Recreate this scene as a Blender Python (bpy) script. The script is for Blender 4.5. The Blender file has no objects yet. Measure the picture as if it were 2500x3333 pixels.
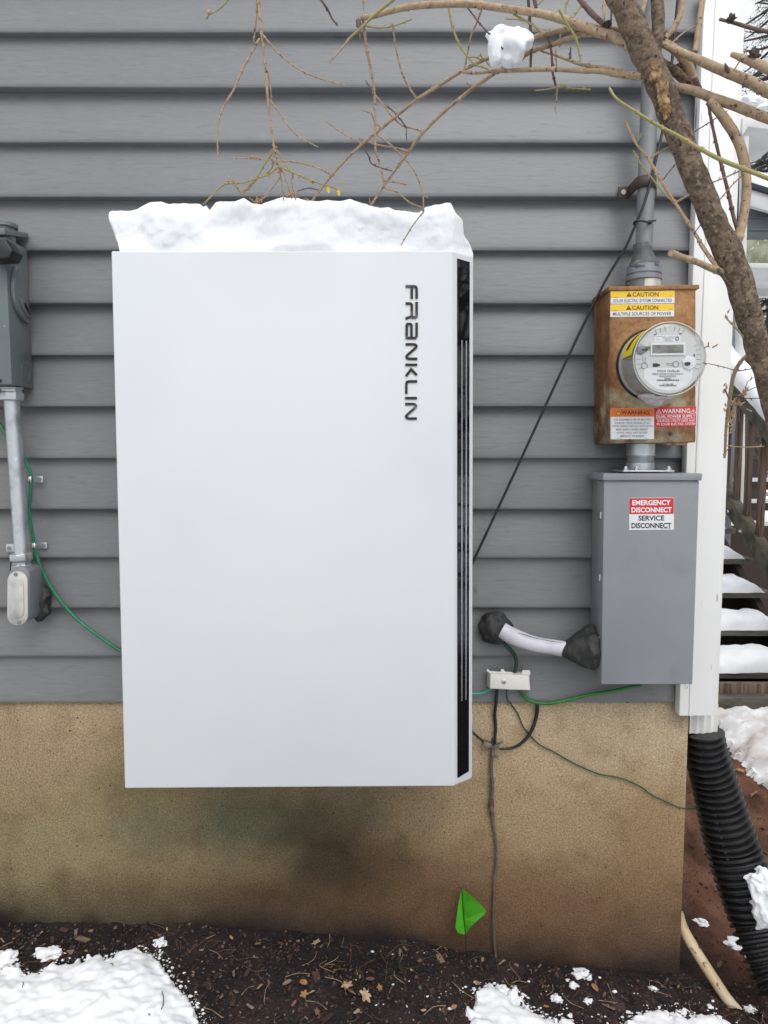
import bpy, bmesh, math, random
import numpy as np
from mathutils import Vector, Matrix, noise
R = math.radians
random.seed(7)
SC = bpy.context.scene
COL = SC.collection

# ------------------------------------------------------------------ camera
F, CX, CY = 2312.0, 1250.0, 1666.5          # focal length and centre in photo pixels
D, HC, TH = 1.755, 1.40, R(4.6)
cam_d = bpy.data.cameras.new('camera')
cam_d.sensor_fit = 'VERTICAL'; cam_d.sensor_height = 36.0; cam_d.lens = F / 3333 * 36
cam_d.clip_start = 0.05; cam_d.clip_end = 400
cam = bpy.data.objects.new('camera', cam_d); COL.objects.link(cam)
cam.location = (0, -D, HC); cam.rotation_euler = (R(90) - TH, 0, 0)
SC.camera = cam
# ------------------------------------------------------------------ sky and sun
SUN_EL, SUN_AZ = R(48), R(20)               # behind the photographer, a little to the right
w = bpy.data.worlds.new('World'); SC.world = w; w.use_nodes = True
nt = w.node_tree; nt.nodes.clear()
wo = nt.nodes.new('ShaderNodeOutputWorld'); bg = nt.nodes.new('ShaderNodeBackground')
sky = nt.nodes.new('ShaderNodeTexSky'); sky.sky_type = 'NISHITA'; sky.sun_disc = False
sky.sun_elevation = SUN_EL; sky.sun_rotation = R(180) - SUN_AZ
sky.air_density = 1.0; sky.dust_density = 4.0; sky.ozone_density = 1.0
hs = nt.nodes.new('ShaderNodeHueSaturation'); hs.inputs['Saturation'].default_value = 0.26; hs.inputs['Value'].default_value = 1.35
cl = nt.nodes.new('ShaderNodeMix'); cl.data_type = 'RGBA'; cl.inputs[0].default_value = .72; cl.inputs[7].default_value = (5.9, 6.05, 6.25, 1)   # closed cloud layer
ov = nt.nodes.new('ShaderNodeVectorMath'); ov.operation = 'SCALE'
nt.links.new(sky.outputs[0], hs.inputs['Color']); nt.links.new(hs.outputs[0], cl.inputs[6]); nt.links.new(cl.outputs[2], ov.inputs[0]); nt.links.new(ov.outputs[0], bg.inputs[0])   # overcast sky: brighter overhead than at the horizon
gc = nt.nodes.new('ShaderNodeTexCoord'); gx = nt.nodes.new('ShaderNodeSeparateXYZ'); gm = nt.nodes.new('ShaderNodeMapRange')
gm.inputs[3].default_value = .62; gm.inputs[4].default_value = 2.0
nt.links.new(gc.outputs['Generated'], gx.inputs[0]); nt.links.new(gx.outputs[2], gm.inputs[0]); nt.links.new(gm.outputs[0], ov.inputs['Scale'])
bg.inputs[1].default_value = 0.15
nt.links.new(bg.outputs[0], wo.inputs[0])
sd = bpy.data.lights.new('sun', 'SUN'); sd.energy = 0.5; sd.angle = R(40); sd.color = (1, .975, .94)
so = bpy.data.objects.new('sun', sd); COL.objects.link(so)
so.rotation_euler = (R(90) - SUN_EL, 0, SUN_AZ); so.location = (1, -3, 5)
SC.view_settings.view_transform = 'Standard'; SC.view_settings.look = 'None'
SC.view_settings.exposure = 0.02; SC.view_settings.gamma = 1.0
SC.cycles.max_bounces = 8; SC.cycles.transparent_max_bounces = 16

# ------------------------------------------------------------------ measuring helpers
def ray(u, v):
    xn, yn = (u - CX) / F, -(v - CY) / F
    return Vector((xn, math.cos(TH) + yn * math.sin(TH), -math.sin(TH) + yn * math.cos(TH)))
def P(u, v, y=0.0):                          # a point on the vertical plane at this y
    d = ray(u, v); t = (y + D) / d.y
    return Vector((0, -D, HC)) + d * t
def G(u, v, z=0.0):                          # a point on the level plane at this z
    d = ray(u, v); t = (z - HC) / d.z
    return Vector((0, -D, HC)) + d * t
def PX(u, v, x):                             # a point on the plane X = x
    d = ray(u, v); t = x / d.x
    return Vector((0, -D, HC)) + d * t
def c1(x, y): return (x * .5124, y * .5124)
def c2(x, y): return (800 + x * .5124, y * .5124)
def c3(x, y): return (1650 + x * .5124, y * .5124)
def c4(x, y): return (1850 + x * .3918, 800 + y * .3918)
def c5(x, y): return (1850 + x * .4068, 1450 + y * .4068)
def c6(x, y): return (1250 + x * .7535, 1900 + y * .7535)
def c7(x, y): return (x * .7009, 650 + y * .7009)
def c8(x, y): return (x * .7535, 2450 + y * .7535)
def ca(x, y): return (1500 + x * .3315, 1900 + y * .3315)
def cb(x, y): return (1900 + x * .2712, 900 + y * .2712)
def cl(x, y): return (1200 + x * .3164, 750 + y * .3164)
def ct(x, y): return (350 + x * .7535, 620 + y * .7535)
def cf(x, y): return (2250 + x * .2488, 1250 + y * .2488)
def cg(x, y): return (2250 + x * .3391, 550 + y * .3391)
def ch(x, y): return (2200 + x * .2712, y * .2712)

# ------------------------------------------------------------------ object helpers
ORG = {}
def tag(o, label=None, cat=None, group=None, kind=None):
    if label: o['label'] = label
    if cat: o['category'] = cat
    if group: o['group'] = group
    if kind: o['kind'] = kind
    return o
def thing(name, loc, label, cat, group=None):
    o = bpy.data.objects.new(name, None); COL.objects.link(o)
    o.empty_display_size = .05; o.location = loc
    ORG[o.name] = Vector(loc)
    return tag(o, label, cat, group)
class MB:
    def __init__(s): s.v = []; s.f = []; s.m = []; s.mi = 0
    def add(s, vs, fs):
        b = len(s.v); s.v += [tuple(p) for p in vs]
        s.f += [tuple(b + i for i in f) for f in fs]; s.m += [s.mi] * len(fs); return s
    def prism(s, front, back):               # two matching rings, front ring seen clockwise or not: normals are fixed later
        n = len(front)
        fs = [tuple(range(n)), tuple(range(2 * n - 1, n - 1, -1))]
        fs += [(i, i + n, (i + 1) % n + n, (i + 1) % n) for i in range(n)]
        return s.add(list(front) + list(back), fs)
    def box(s, a, b):
        x0, y0, z0 = a; x1, y1, z1 = b
        fr = [(x0, y0, z0), (x1, y0, z0), (x1, y0, z1), (x0, y0, z1)]
        return s.prism(fr, [(p[0], y1, p[2]) for p in fr])
    def pxbox(s, px, yf, yb):                # outline measured on the photo, at its true distance, pushed straight back
        fr = [P(u, v, yf) for u, v in px]
        return s.prism(fr, [Vector((p.x, yb, p.z)) for p in fr])
    def beam(s, a, b, wd, hg, up=Vector((0, 0, 1))):
        a = Vector(a); b = Vector(b); d = (b - a).normalized()
        sx = d.cross(up).normalized() * wd / 2; sy = sx.cross(d).normalized() * hg / 2
        q = [-sx - sy, sx - sy, sx + sy, -sx + sy]
        return s.prism([a + i for i in q], [b + i for i in q])
    def ring(s, rows, close=True, caps=True):
        n = len(rows[0]); vs = [p for r in rows for p in r]; fs = []
        for i in range(len(rows) - 1):
            for j in range(n if close else n - 1):
                k = (j + 1) % n
                fs.append((i * n + j, i * n + k, (i + 1) * n + k, (i + 1) * n + j))
        if caps and close:
            fs.append(tuple(range(n - 1, -1, -1))); m = (len(rows) - 1) * n
            fs.append(tuple(range(m, m + n)))
        return s.add(vs, fs)
    def tube(s, pts, rad, n=8, sub=4, rough=0, seed=0, fr=30):
        pts = [Vector(p) for p in pts]
        if not isinstance(rad, (list, tuple)): rad = [rad] * len(pts)
        if len(rad) != len(pts):
            m = len(pts) - 1; rad = [rad[0] + (rad[-1] - rad[0]) * i / m for i in range(m + 1)] if len(rad) == 2 else [float(np.interp(i / m, np.linspace(0, 1, len(rad)), rad)) for i in range(m + 1)]
        q = []; rr = []
        for i in range(len(pts) - 1):
            p0 = pts[i - 1] if i else pts[0] * 2 - pts[1]
            p1, p2 = pts[i], pts[i + 1]; p3 = pts[i + 2] if i + 2 < len(pts) else p2 * 2 - p1
            for k in range(sub):
                t = k / sub
                q.append(.5 * ((2 * p1) + (p2 - p0) * t + (2 * p0 - 5 * p1 + 4 * p2 - p3) * t * t + (3 * p1 - p0 - 3 * p2 + p3) * t ** 3))
                rr.append(rad[i] + (rad[i + 1] - rad[i]) * t)
        q.append(pts[-1]); rr.append(rad[-1])
        rows = []; nrm = None
        for i, p in enumerate(q):
            d = (q[min(i + 1, len(q) - 1)] - q[max(i - 1, 0)])
            if d.length < 1e-9: d = Vector((0, 0, 1))
            d.normalize()
            if nrm is None: nrm = d.orthogonal().normalized()
            nrm = (nrm - d * nrm.dot(d)).normalized(); bn = d.cross(nrm)
            row = []
            for j in range(n):
                a = 2 * math.pi * j / n; o = nrm * math.cos(a) + bn * math.sin(a); r = rr[i]
                if rough: r *= 1 + rough * noise.noise((p + o * r) * fr + Vector((seed, 0, 0)))
                row.append(p + o * r)
            rows.append(row)
        return s.ring(rows)
    def cyl(s, a, b, r, n=32, r2=None):
        return s.tube([a, b], [r, r if r2 is None else r2], n=n, sub=1)
    def lathe(s, c, ax, prof, n=40):         # prof: (distance along axis, radius)
        ax = Vector(ax).normalized(); u = ax.orthogonal().normalized(); v = ax.cross(u); c = Vector(c)
        rows = [[c + ax * t + (u * math.cos(2 * math.pi * j / n) + v * math.sin(2 * math.pi * j / n)) * max(r, 1e-4) for j in range(n)] for t, r in prof]
        if abs(prof[0][0] - prof[-1][0]) < 1e-7 and min(prof[0][1], prof[-1][1]) > 1e-3:
            return s.ring(rows + [rows[0]], caps=False)
        return s.ring(rows)
    def blob(s, c, r, seed=0, amp=.25, fr=1.3, n=20, m=12):
        c = Vector(c); rows = []
        for i in range(m + 1):
            th = math.pi * (i + .001) / (m + .002); row = []
            for j in range(n):
                a = 2 * math.pi * j / n
                o = Vector((math.sin(th) * math.cos(a), math.sin(th) * math.sin(a), math.cos(th)))
                k = 1 + amp * noise.noise(o * fr + Vector((seed, seed * .3, 0))) + amp * .4 * noise.noise(o * fr * 3 + Vector((seed, 5, 0)))
                row.append(c + Vector((o.x * r[0], o.y * r[1], o.z * r[2])) * k)
            rows.append(row)
        return s.ring(rows)
    def build(s, name, mats, parent=None, smooth=False, bev=0, seg=2, loc=None, angle=35):
        if not isinstance(mats, (list, tuple)): mats = [mats]
        if parent is not None: o0 = ORG[parent.name]
        elif loc is not None: o0 = Vector(loc)
        else:
            a = np.array(s.v); o0 = Vector((float(a[:, 0].mean()), float(a[:, 1].mean()), float(a[:, 2].min())))
        me = bpy.data.meshes.new(name)
        me.from_pydata([(p[0] - o0.x, p[1] - o0.y, p[2] - o0.z) for p in s.v], [], s.f)
        for m in mats: me.materials.append(m)
        if len(mats) > 1: me.polygons.foreach_set('material_index', s.m)
        bm = bmesh.new(); bm.from_mesh(me)
        bmesh.ops.recalc_face_normals(bm, faces=bm.faces)
        if bev:
            es = [e for e in bm.edges if len(e.link_faces) == 2 and e.calc_face_angle(0) > R(angle)]
            bmesh.ops.bevel(bm, geom=es, offset=bev, segments=seg, profile=.5, affect='EDGES', clamp_overlap=True)
        bm.to_mesh(me); bm.free()
        if smooth or bev:
            me.polygons.foreach_set('use_smooth', [True] * len(me.polygons))
            if hasattr(me, 'set_sharp_from_angle'): me.set_sharp_from_angle(angle=R(42))
        o = bpy.data.objects.new(name, me); COL.objects.link(o)
        if parent is not None: o.parent = parent; ORG[o.name] = o0
        else: o.location = o0; ORG[o.name] = o0
        return o

def melt(o, vx=.003, it=3):                     # fuse overlapping lumps into one skin
    m = o.modifiers.new('fuse', 'REMESH'); m.mode = 'VOXEL'; m.voxel_size = vx; m.use_smooth_shade = True
    if it: k = o.modifiers.new('soft', 'SMOOTH'); k.factor = .5; k.iterations = it
    return o
# ------------------------------------------------------------------ materials
def srgb(r, g, b):
    f = lambda c: (c / 255 / 12.92) if c <= 10.3 else ((c / 255 + .055) / 1.055) ** 2.4
    return (f(r), f(g), f(b))
def M(name, col, rough=.6, metal=0, var=(), bump=(), stretch=(1, 1, 1), spec=.5, coat=0, sss=0):
    """var: tuples (colour, noise scale, detail, low, high); bump: tuples (scale, strength, distance)"""
    m = bpy.data.materials.new(name); m.use_nodes = True; n = m.node_tree.nodes; l = m.node_tree.links
    p = n['Principled BSDF']; p.inputs['Base Color'].default_value = (*col, 1); p.inputs['Roughness'].default_value = rough
    p.inputs['Metallic'].default_value = metal; p.inputs['Specular IOR Level'].default_value = spec
    p.inputs['Coat Weight'].default_value = coat
    if sss:
        p.inputs['Subsurface Weight'].default_value = sss; p.inputs['Subsurface Radius'].default_value = (.02, .025, .03)
    tc = n.new('ShaderNodeTexCoord'); mp = n.new('ShaderNodeMapping'); mp.inputs['Scale'].default_value = stretch
    l.new(tc.outputs['Object'], mp.inputs[0])
    prev = None
    for i, (c, sc, de, lo, hi) in enumerate(var):
        t = n.new('ShaderNodeTexNoise'); t.inputs['Scale'].default_value = sc; t.inputs['Detail'].default_value = de
        mp2 = n.new('ShaderNodeVectorMath'); mp2.inputs[1].default_value = (i * 3.7, i * 1.3, i * 2.1)
        l.new(mp.outputs[0], mp2.inputs[0]); l.new(mp2.outputs[0], t.inputs['Vector'])
        mr = n.new('ShaderNodeMapRange'); mr.inputs[1].default_value = lo; mr.inputs[2].default_value = hi
        l.new(t.outputs[0], mr.inputs[0])
        mx = n.new('ShaderNodeMix'); mx.data_type = 'RGBA'
        l.new(mr.outputs[0], mx.inputs[0])
        if prev is None: mx.inputs[6].default_value = (*col, 1)
        else: l.new(prev, mx.inputs[6])
        mx.inputs[7].default_value = (*c, 1); prev = mx.outputs[2]
    if prev is not None: l.new(prev, p.inputs['Base Color'])
    nb = None
    for sc, st, di in bump:
        t = n.new('ShaderNodeTexNoise'); t.inputs['Scale'].default_value = sc; t.inputs['Detail'].default_value = 4
        l.new(mp.outputs[0], t.inputs['Vector'])
        b = n.new('ShaderNodeBump'); b.inputs['Strength'].default_value = st; b.inputs['Distance'].default_value = di
        l.new(t.outputs[0], b.inputs['Height'])
        if nb: l.new(nb.outputs[0], b.inputs['Normal'])
        nb = b
    if nb: l.new(nb.outputs[0], p.inputs['Normal'])
    m['prev'] = 1
    return m
def ramp(nodes, stops):
    r = nodes.new('ShaderNodeValToRGB'); e = r.color_ramp.elements
    while len(e) < len(stops): e.new(.5)
    for i, (p, c) in enumerate(stops): e[i].position = p; e[i].color = (*c, 1)
    return r

m_siding = M('grey_vinyl_siding', (.174, .181, .187), .42, var=[((.150, .156, .162), 3, 4, .4, .75), ((.175, .174, .155), 2.2, 3, .58, .8), ((.185, .191, .197), 190, 3, .52, .74), ((.140, .145, .150), 170, 3, .54, .76), ((.05, .05, .05), 34, 2, .76, .80)],
             bump=[(120, .35, .0016), (260, .3, .0010)], stretch=(.14, 1, 1))
m_white_trim = M('white_trim', (.76, .76, .745), .45, var=[((.67, .67, .645), 7, 4, .45, .75), ((.25, .25, .24), 70, 1, .73, .77)], bump=[(45, .25, .002)], stretch=(1, 1, .12))
m_cab = M('white_powder_coat', (.645, .66, .675), .30, var=[((.605, .625, .665), 1.6, 3, .42, .66)], bump=[(900, .03, .0003)], spec=.45)
m_cab_back = M('pale_grey_metal', (.6, .62, .64), .4)
m_blackgloss = M('black_glass_strip', (.006, .006, .009), .03, spec=.5)
m_line = M('silver_line', (.55, .57, .62), .25, metal=.8)
m_letter = M('dark_chrome', (.035, .03, .03), .25, metal=.5, var=[((.22, .22, .23), 30, 3, .58, .75)])
m_snow = M('snow', (.81, .825, .85), .75, var=[((.76, .78, .82), 25, 4, .5, .8)], bump=[(30, .18, .004), (260, .4, .0009)], spec=.25, sss=.55)
m_dirtysnow = M('dirty_snow', (.80, .80, .80), .8, var=[((.50, .42, .38), 3.2, 4, .52, .72), ((.12, .09, .07), 60, 3, .68, .74)], bump=[(26, .2, .006), (200, .4, .0015)], spec=.25)
m_box = M('grey_enamel', (.225, .238, .252), .36, var=[((.26, .27, .30), 4, 4, .45, .68), ((.19, .20, .21), 9, 4, .58, .75)], bump=[(700, .05, .0004)])
m_box_old = M('green_grey_enamel', (.11, .135, .14), .4, var=[((.14, .165, .168), 6, 4, .4, .7), ((.25, .27, .27), 60, 2, .74, .78)], bump=[(400, .06, .0005)])
m_black = M('black_plastic', (.012, .012, .013), .45)
m_rubber = M('black_cable_jacket', (.009, .009, .010), .5, var=[((.018, .018, .02), 50, 2, .5, .7)])
m_galv = M('galvanised_steel', (.52, .55, .57), .38, metal=.75, var=[((.30, .32, .34), 25, 4, .5, .72), ((.68, .70, .72), 60, 3, .6, .8)], bump=[(120, .1, .0006)])
m_alu = M('cast_aluminium', (.62, .60, .56), .45, metal=.6, var=[((.48, .46, .42), 30, 4, .5, .7)], bump=[(200, .2, .0006)])
m_castgrey = M('grey_cast_fitting', (.22, .23, .25), .45, metal=.3, bump=[(200, .2, .0008)])
m_conduit = M('weathered_conduit', (.215, .218, .222), .5, metal=.25, var=[((.15, .155, .165), 14, 4, .45, .7), ((.30, .31, .32), 40, 3, .6, .8)], bump=[(90, .15, .001)], stretch=(1, 1, .4))
m_seal = M('grey_sealant', (.10, .102, .105), .7, var=[((.06, .06, .06), 30, 4, .45, .7), ((.2, .2, .2), 45, 3, .6, .75)], bump=[(60, .6, .004)])
m_putty = M('duct_putty', (.024, .024, .023), .62, var=[((.038, .038, .037), 30, 4, .45, .7)], bump=[(38, 1.0, .009), (140, .6, .002)])
m_pvc = M('white_duct', (.62, .60, .66), .5, var=[((.50, .48, .53), 20, 4, .45, .7)], bump=[(40, .3, .002)])
m_bond = M('white_plastic', (.70, .68, .62), .4)
m_green = M('green_wire_jacket', (.02, .17, .085), .35, var=[((.03, .24, .13), 30, 2, .5, .7)])
m_green2 = M('bright_green_wire_jacket', (.015, .16, .02), .35, var=[((.01, .11, .02), 40, 2, .5, .7)])
m_aqua = M('aqua_wire_jacket', (.03, .30, .20), .35)
m_dkgreen = M('dark_green_wire_jacket', (.008, .04, .022), .4, var=[((.02, .07, .03), 30, 2, .5, .7)])
m_flag = M('green_flag_plastic', (.07, .36, .015), .45, var=[((.05, .28, .012), 30, 2, .5, .7)], bump=[(40, .4, .003)])
m_copper = M('tarnished_copper', (.10, .055, .035), .6, metal=.2, var=[((.16, .15, .13), 40, 3, .5, .7)])
m_brown = M('brown_strap', (.055, .035, .03), .6, bump=[(90, .4, .002)])
m_bark = M('brown_bark', (.17, .122, .08), .9, var=[((.09, .062, .042), 20, 5, .46, .62), ((.065, .046, .03), 95, 5, .50, .62), ((.215, .17, .115), 150, 4, .52, .70), ((.022, .016, .012), 120, 4, .64, .69)], bump=[(60, 1.0, .008), (200, .9, .003)])
m_darkbark = M('dark_bark', (.085, .06, .05), .85, var=[((.04, .03, .025), 40, 5, .45, .62), ((.20, .15, .12), 60, 4, .6, .75)], bump=[(90, .8, .003)])
m_twig = M('tan_twig', (.36, .26, .165), .8, var=[((.25, .17, .115), 60, 5, .48, .66), ((.43, .33, .22), 120, 3, .52, .70), ((.08, .055, .04), 150, 3, .62, .67)], bump=[(200, .5, .002)])
m_twig_d = M('purple_brown_twig', (.14, .085, .075), .8, var=[((.07, .045, .04), 60, 4, .45, .65)], bump=[(200, .5, .002)])
m_olive = M('olive_twig', (.27, .25, .09), .7, var=[((.36, .27, .13), 30, 4, .5, .7)], bump=[(150, .3, .001)])
m_bud = M('tan_bud', (.42, .25, .12), .8)
m_wound = M('orange_bare_wood', (.22, .12, .055), .85, var=[((.36, .25, .13), 50, 4, .45, .6), ((.06, .03, .02), 70, 4, .55, .65)], bump=[(90, .9, .006)])
m_yel = M('yellow_leaf', (.55, .38, .04), .6)
m_corr = M('black_corrugated_plastic', (.009, .009, .010), .40, var=[((.020, .019, .018), 12, 4, .5, .75)], bump=[(90, .3, .001)])
m_oldpvc = M('stained_cream_pipe', (.52, .40, .24), .5, var=[((.62, .53, .38), 8, 4, .45, .65), ((.12, .07, .04), 60, 4, .62, .68)])
m_wood = M('brown_stained_wood', (.155, .105, .075), .75, var=[((.065, .042, .03), 22, 5, .42, .6), ((.27, .19, .13), 40, 3, .58, .7)], bump=[(50, .5, .004)], stretch=(2.5, 2.5, .12))
m_moss = M('mossy_wood', (.11, .10, .07), .85, var=[((.035, .03, .022), 9, 5, .45, .65), ((.14, .14, .055), 16, 4, .55, .72)], bump=[(60, .6, .005)])
m_tread = M('grey_weathered_boards', (.13, .12, .10), .85, var=[((.05, .043, .034), 12, 5, .45, .65)], bump=[(40, .6, .004)], stretch=(.3, 1, 1))
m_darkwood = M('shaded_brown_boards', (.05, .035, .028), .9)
m_porchgrey = M('porch_grey_siding', (.13, .145, .155), .6)
m_porchwhite = M('porch_white_paint', (.70, .71, .70), .5, var=[((.55, .56, .54), 3, 4, .45, .7)])
m_lichen = M('algae_stained_white_board', (.36, .37, .27), .8, var=[((.22, .24, .16), 9, 4, .45, .65), ((.62, .62, .50), 26, 5, .6, .66)])
m_shingle = M('dark_shingles', (.03, .035, .05), .8, bump=[(40, .6, .01)])
m_needle = M('pine_needles', (.045, .085, .022), .8, var=[((.09, .14, .04), 1.5, 3, .4, .7)])
m_needle2 = M('dark_evergreen_needles', (.022, .045, .02), .8, var=[((.05, .08, .035), 2, 3, .4, .7)])
m_fartrunk = M('dark_trunk_bark', (.045, .036, .032), .9)
m_farbark = M('grey_brown_bark', (.13, .10, .085), .9)
m_leaf = [M('tan_dead_leaf', (.33, .18, .085), .75, var=[((.30, .16, .08), 40, 3, .45, .7)]), M('pale_dead_leaf', (.42, .31, .20), .75, var=[((.28, .18, .11), 60, 4, .45, .6)]), M('red_brown_dead_leaf', (.17, .075, .05), .8), M('grey_brown_dead_leaf', (.20, .15, .12), .8)]
m_mulch = [M('dark_mulch', (.024, .019, .018), .9), M('brown_mulch', (.042, .026, .020), .9), M('red_soil_crumb', (.065, .032, .025), .95), M('pale_chip', (.17, .12, .085), .85), M('black_mulch', (.009, .008, .009), .9)]
m_needlestraw = M('dry_pine_straw', (.13, .075, .045), .8)
m_glasslcd = M('grey_lcd', (.14, .14, .115), .25, var=[((.24, .24, .21), 40, 3, .45, .6)])
m_meter = M('pale_grey_meter_plastic', (.60, .60, .59), .4)
m_meter_side = M('translucent_meter_side', (.42, .42, .40), .35, var=[((.32, .31, .30), 12, 3, .45, .7)])
m_ink = M('black_ink', (.012, .012, .012), .6)
m_inkgrey = M('grey_ink', (.10, .10, .10), .6)
m_stwhite = M('white_label_film', (.74, .75, .76), .4)
m_styellow = M('yellow_label_film', (.80, .50, .015), .4)
m_meteryel = M('yellow_meter_film', (.75, .62, .03), .45)
m_storange = M('orange_label_film', (.68, .14, .015), .4)
m_stred = M('red_label_film', (.55, .018, .022), .4)
m_chrome = M('zinc_screw', (.65, .66, .68), .3, metal=.9)

def clear_cover():
    m = bpy.data.materials.new('clear_glass_cover'); m.use_nodes = True; n = m.node_tree.nodes; l = m.node_tree.links
    n.clear(); o = n.new('ShaderNodeOutputMaterial'); mx = n.new('ShaderNodeMixShader'); t = n.new('ShaderNodeBsdfTransparent'); g = n.new('ShaderNodeBsdfGlossy')
    g.inputs['Roughness'].default_value = .04; t.inputs[0].default_value = (.97, .975, .975, 1)
    lw = n.new('ShaderNodeLayerWeight'); lw.inputs[0].default_value = .25
    mr = n.new('ShaderNodeMapRange'); mr.inputs[3].default_value = .015; mr.inputs[4].default_value = .6
    l.new(lw.outputs['Facing'], mr.inputs[0]); l.new(mr.outputs[0], mx.inputs[0])
    l.new(t.outputs[0], mx.inputs[1]); l.new(g.outputs[0], mx.inputs[2]); l.new(mx.outputs[0], o.inputs[0]); return m
m_glass = clear_cover()

def rust_mat(z0, z1):
    m = M('rusted_meter_box_paint', (.25, .13, .05), .62, bump=[(70, .35, .0015), (260, .3, .0006)])
    n = m.node_tree.nodes; l = m.node_tree.links; p = n['Principled BSDF']; tc = n['Texture Coordinate']
    sx = n.new('ShaderNodeSeparateXYZ'); l.new(tc.outputs['Object'], sx.inputs[0])
    def nz(s, d, lo, hi, off):
        a = n.new('ShaderNodeVectorMath'); a.inputs[1].default_value = (off, off, 0); l.new(tc.outputs['Object'], a.inputs[0])
        t = n.new('ShaderNodeTexNoise'); t.inputs['Scale'].default_value = s; t.inputs['Detail'].default_value = d; t.inputs['Roughness'].default_value = .6
        l.new(a.outputs[0], t.inputs['Vector'])
        mr = n.new('ShaderNodeMapRange'); mr.inputs[1].default_value = lo; mr.inputs[2].default_value = hi; l.new(t.outputs[0], mr.inputs[0]); return mr.outputs[0]
    base = ramp(n, [(.30, srgb(74, 48, 32)), (.43, srgb(120, 82, 44)), (.56, srgb(150, 108, 60)), (.70, srgb(168, 136, 90))])
    mxn = n.new('ShaderNodeMath'); mxn.operation = 'MULTIPLY_ADD'; mxn.inputs[1].default_value = .45; l.new(nz(110, 6, 0, 1, 0), mxn.inputs[0])
    mlt = n.new('ShaderNodeMath'); mlt.operation = 'MULTIPLY'; mlt.inputs[1].default_value = .58; l.new(nz(7, 8, 0, 1, 1), mlt.inputs[0]); l.new(mlt.outputs[0], mxn.inputs[2]); l.new(mxn.outputs[0], base.inputs[0])
    # old pale paint survives in patches in the lower half
    mr = n.new('ShaderNodeMapRange'); mr.inputs[1].default_value = .26; mr.inputs[2].default_value = .10; mr.inputs[3].default_value = -.50; mr.inputs[4].default_value = .30
    l.new(sx.outputs[2], mr.inputs[0])
    ad = n.new('ShaderNodeMath'); ad.operation = 'ADD'; l.new(mr.outputs[0], ad.inputs[0]); l.new(nz(16, 8, .36, .64, 4), ad.inputs[1])
    pm = n.new('ShaderNodeMapRange'); pm.inputs[1].default_value = .55; pm.inputs[2].default_value = .95; l.new(ad.outputs[0], pm.inputs[0])
    mx = n.new('ShaderNodeMix'); mx.data_type = 'RGBA'; l.new(pm.outputs[0], mx.inputs[0]); l.new(base.outputs[0], mx.inputs[6]); mx.inputs[7].default_value = (*srgb(160, 154, 124), 1)
    dk = n.new('ShaderNodeMix'); dk.data_type = 'RGBA'; l.new(nz(45, 5, .62, .72, 9), dk.inputs[0]); l.new(mx.outputs[2], dk.inputs[6]); dk.inputs[7].default_value = (*srgb(74, 46, 34), 1)
    # dark rust creeping from the bottom edge
    be = n.new('ShaderNodeMapRange'); be.inputs[1].default_value = .055; be.inputs[2].default_value = .0; l.new(sx.outputs[2], be.inputs[0])
    bm_ = n.new('ShaderNodeMath'); bm_.operation = 'MULTIPLY'; l.new(be.outputs[0], bm_.inputs[0]); l.new(nz(14, 5, .38, .6, 2), bm_.inputs[1])
    d2 = n.new('ShaderNodeMix'); d2.data_type = 'RGBA'; l.new(bm_.outputs[0], d2.inputs[0]); l.new(dk.outputs[2], d2.inputs[6]); d2.inputs[7].default_value = (*srgb(70, 40, 32), 1)
    ex = n.new('ShaderNodeMath'); ex.operation = 'ABSOLUTE'; e0 = n.new('ShaderNodeMath'); e0.operation = 'SUBTRACT'; e0.inputs[1].default_value = .0
    l.new(sx.outputs[0], e0.inputs[0]); l.new(e0.outputs[0], ex.inputs[0])
    er = n.new('ShaderNodeMapRange'); er.inputs[1].default_value = .078; er.inputs[2].default_value = .104; l.new(ex.outputs[0], er.inputs[0])
    em = n.new('ShaderNodeMath'); em.operation = 'MULTIPLY'; l.new(er.outputs[0], em.inputs[0]); l.new(nz(18, 6, .36, .60, 6), em.inputs[1])
    d3 = n.new('ShaderNodeMix'); d3.data_type = 'RGBA'; l.new(em.outputs[0], d3.inputs[0]); l.new(d2.outputs[2], d3.inputs[6]); d3.inputs[7].default_value = (*srgb(96, 58, 32), 1)
    l.new(d3.outputs[2], p.inputs['Base Color'])
    return m

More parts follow.
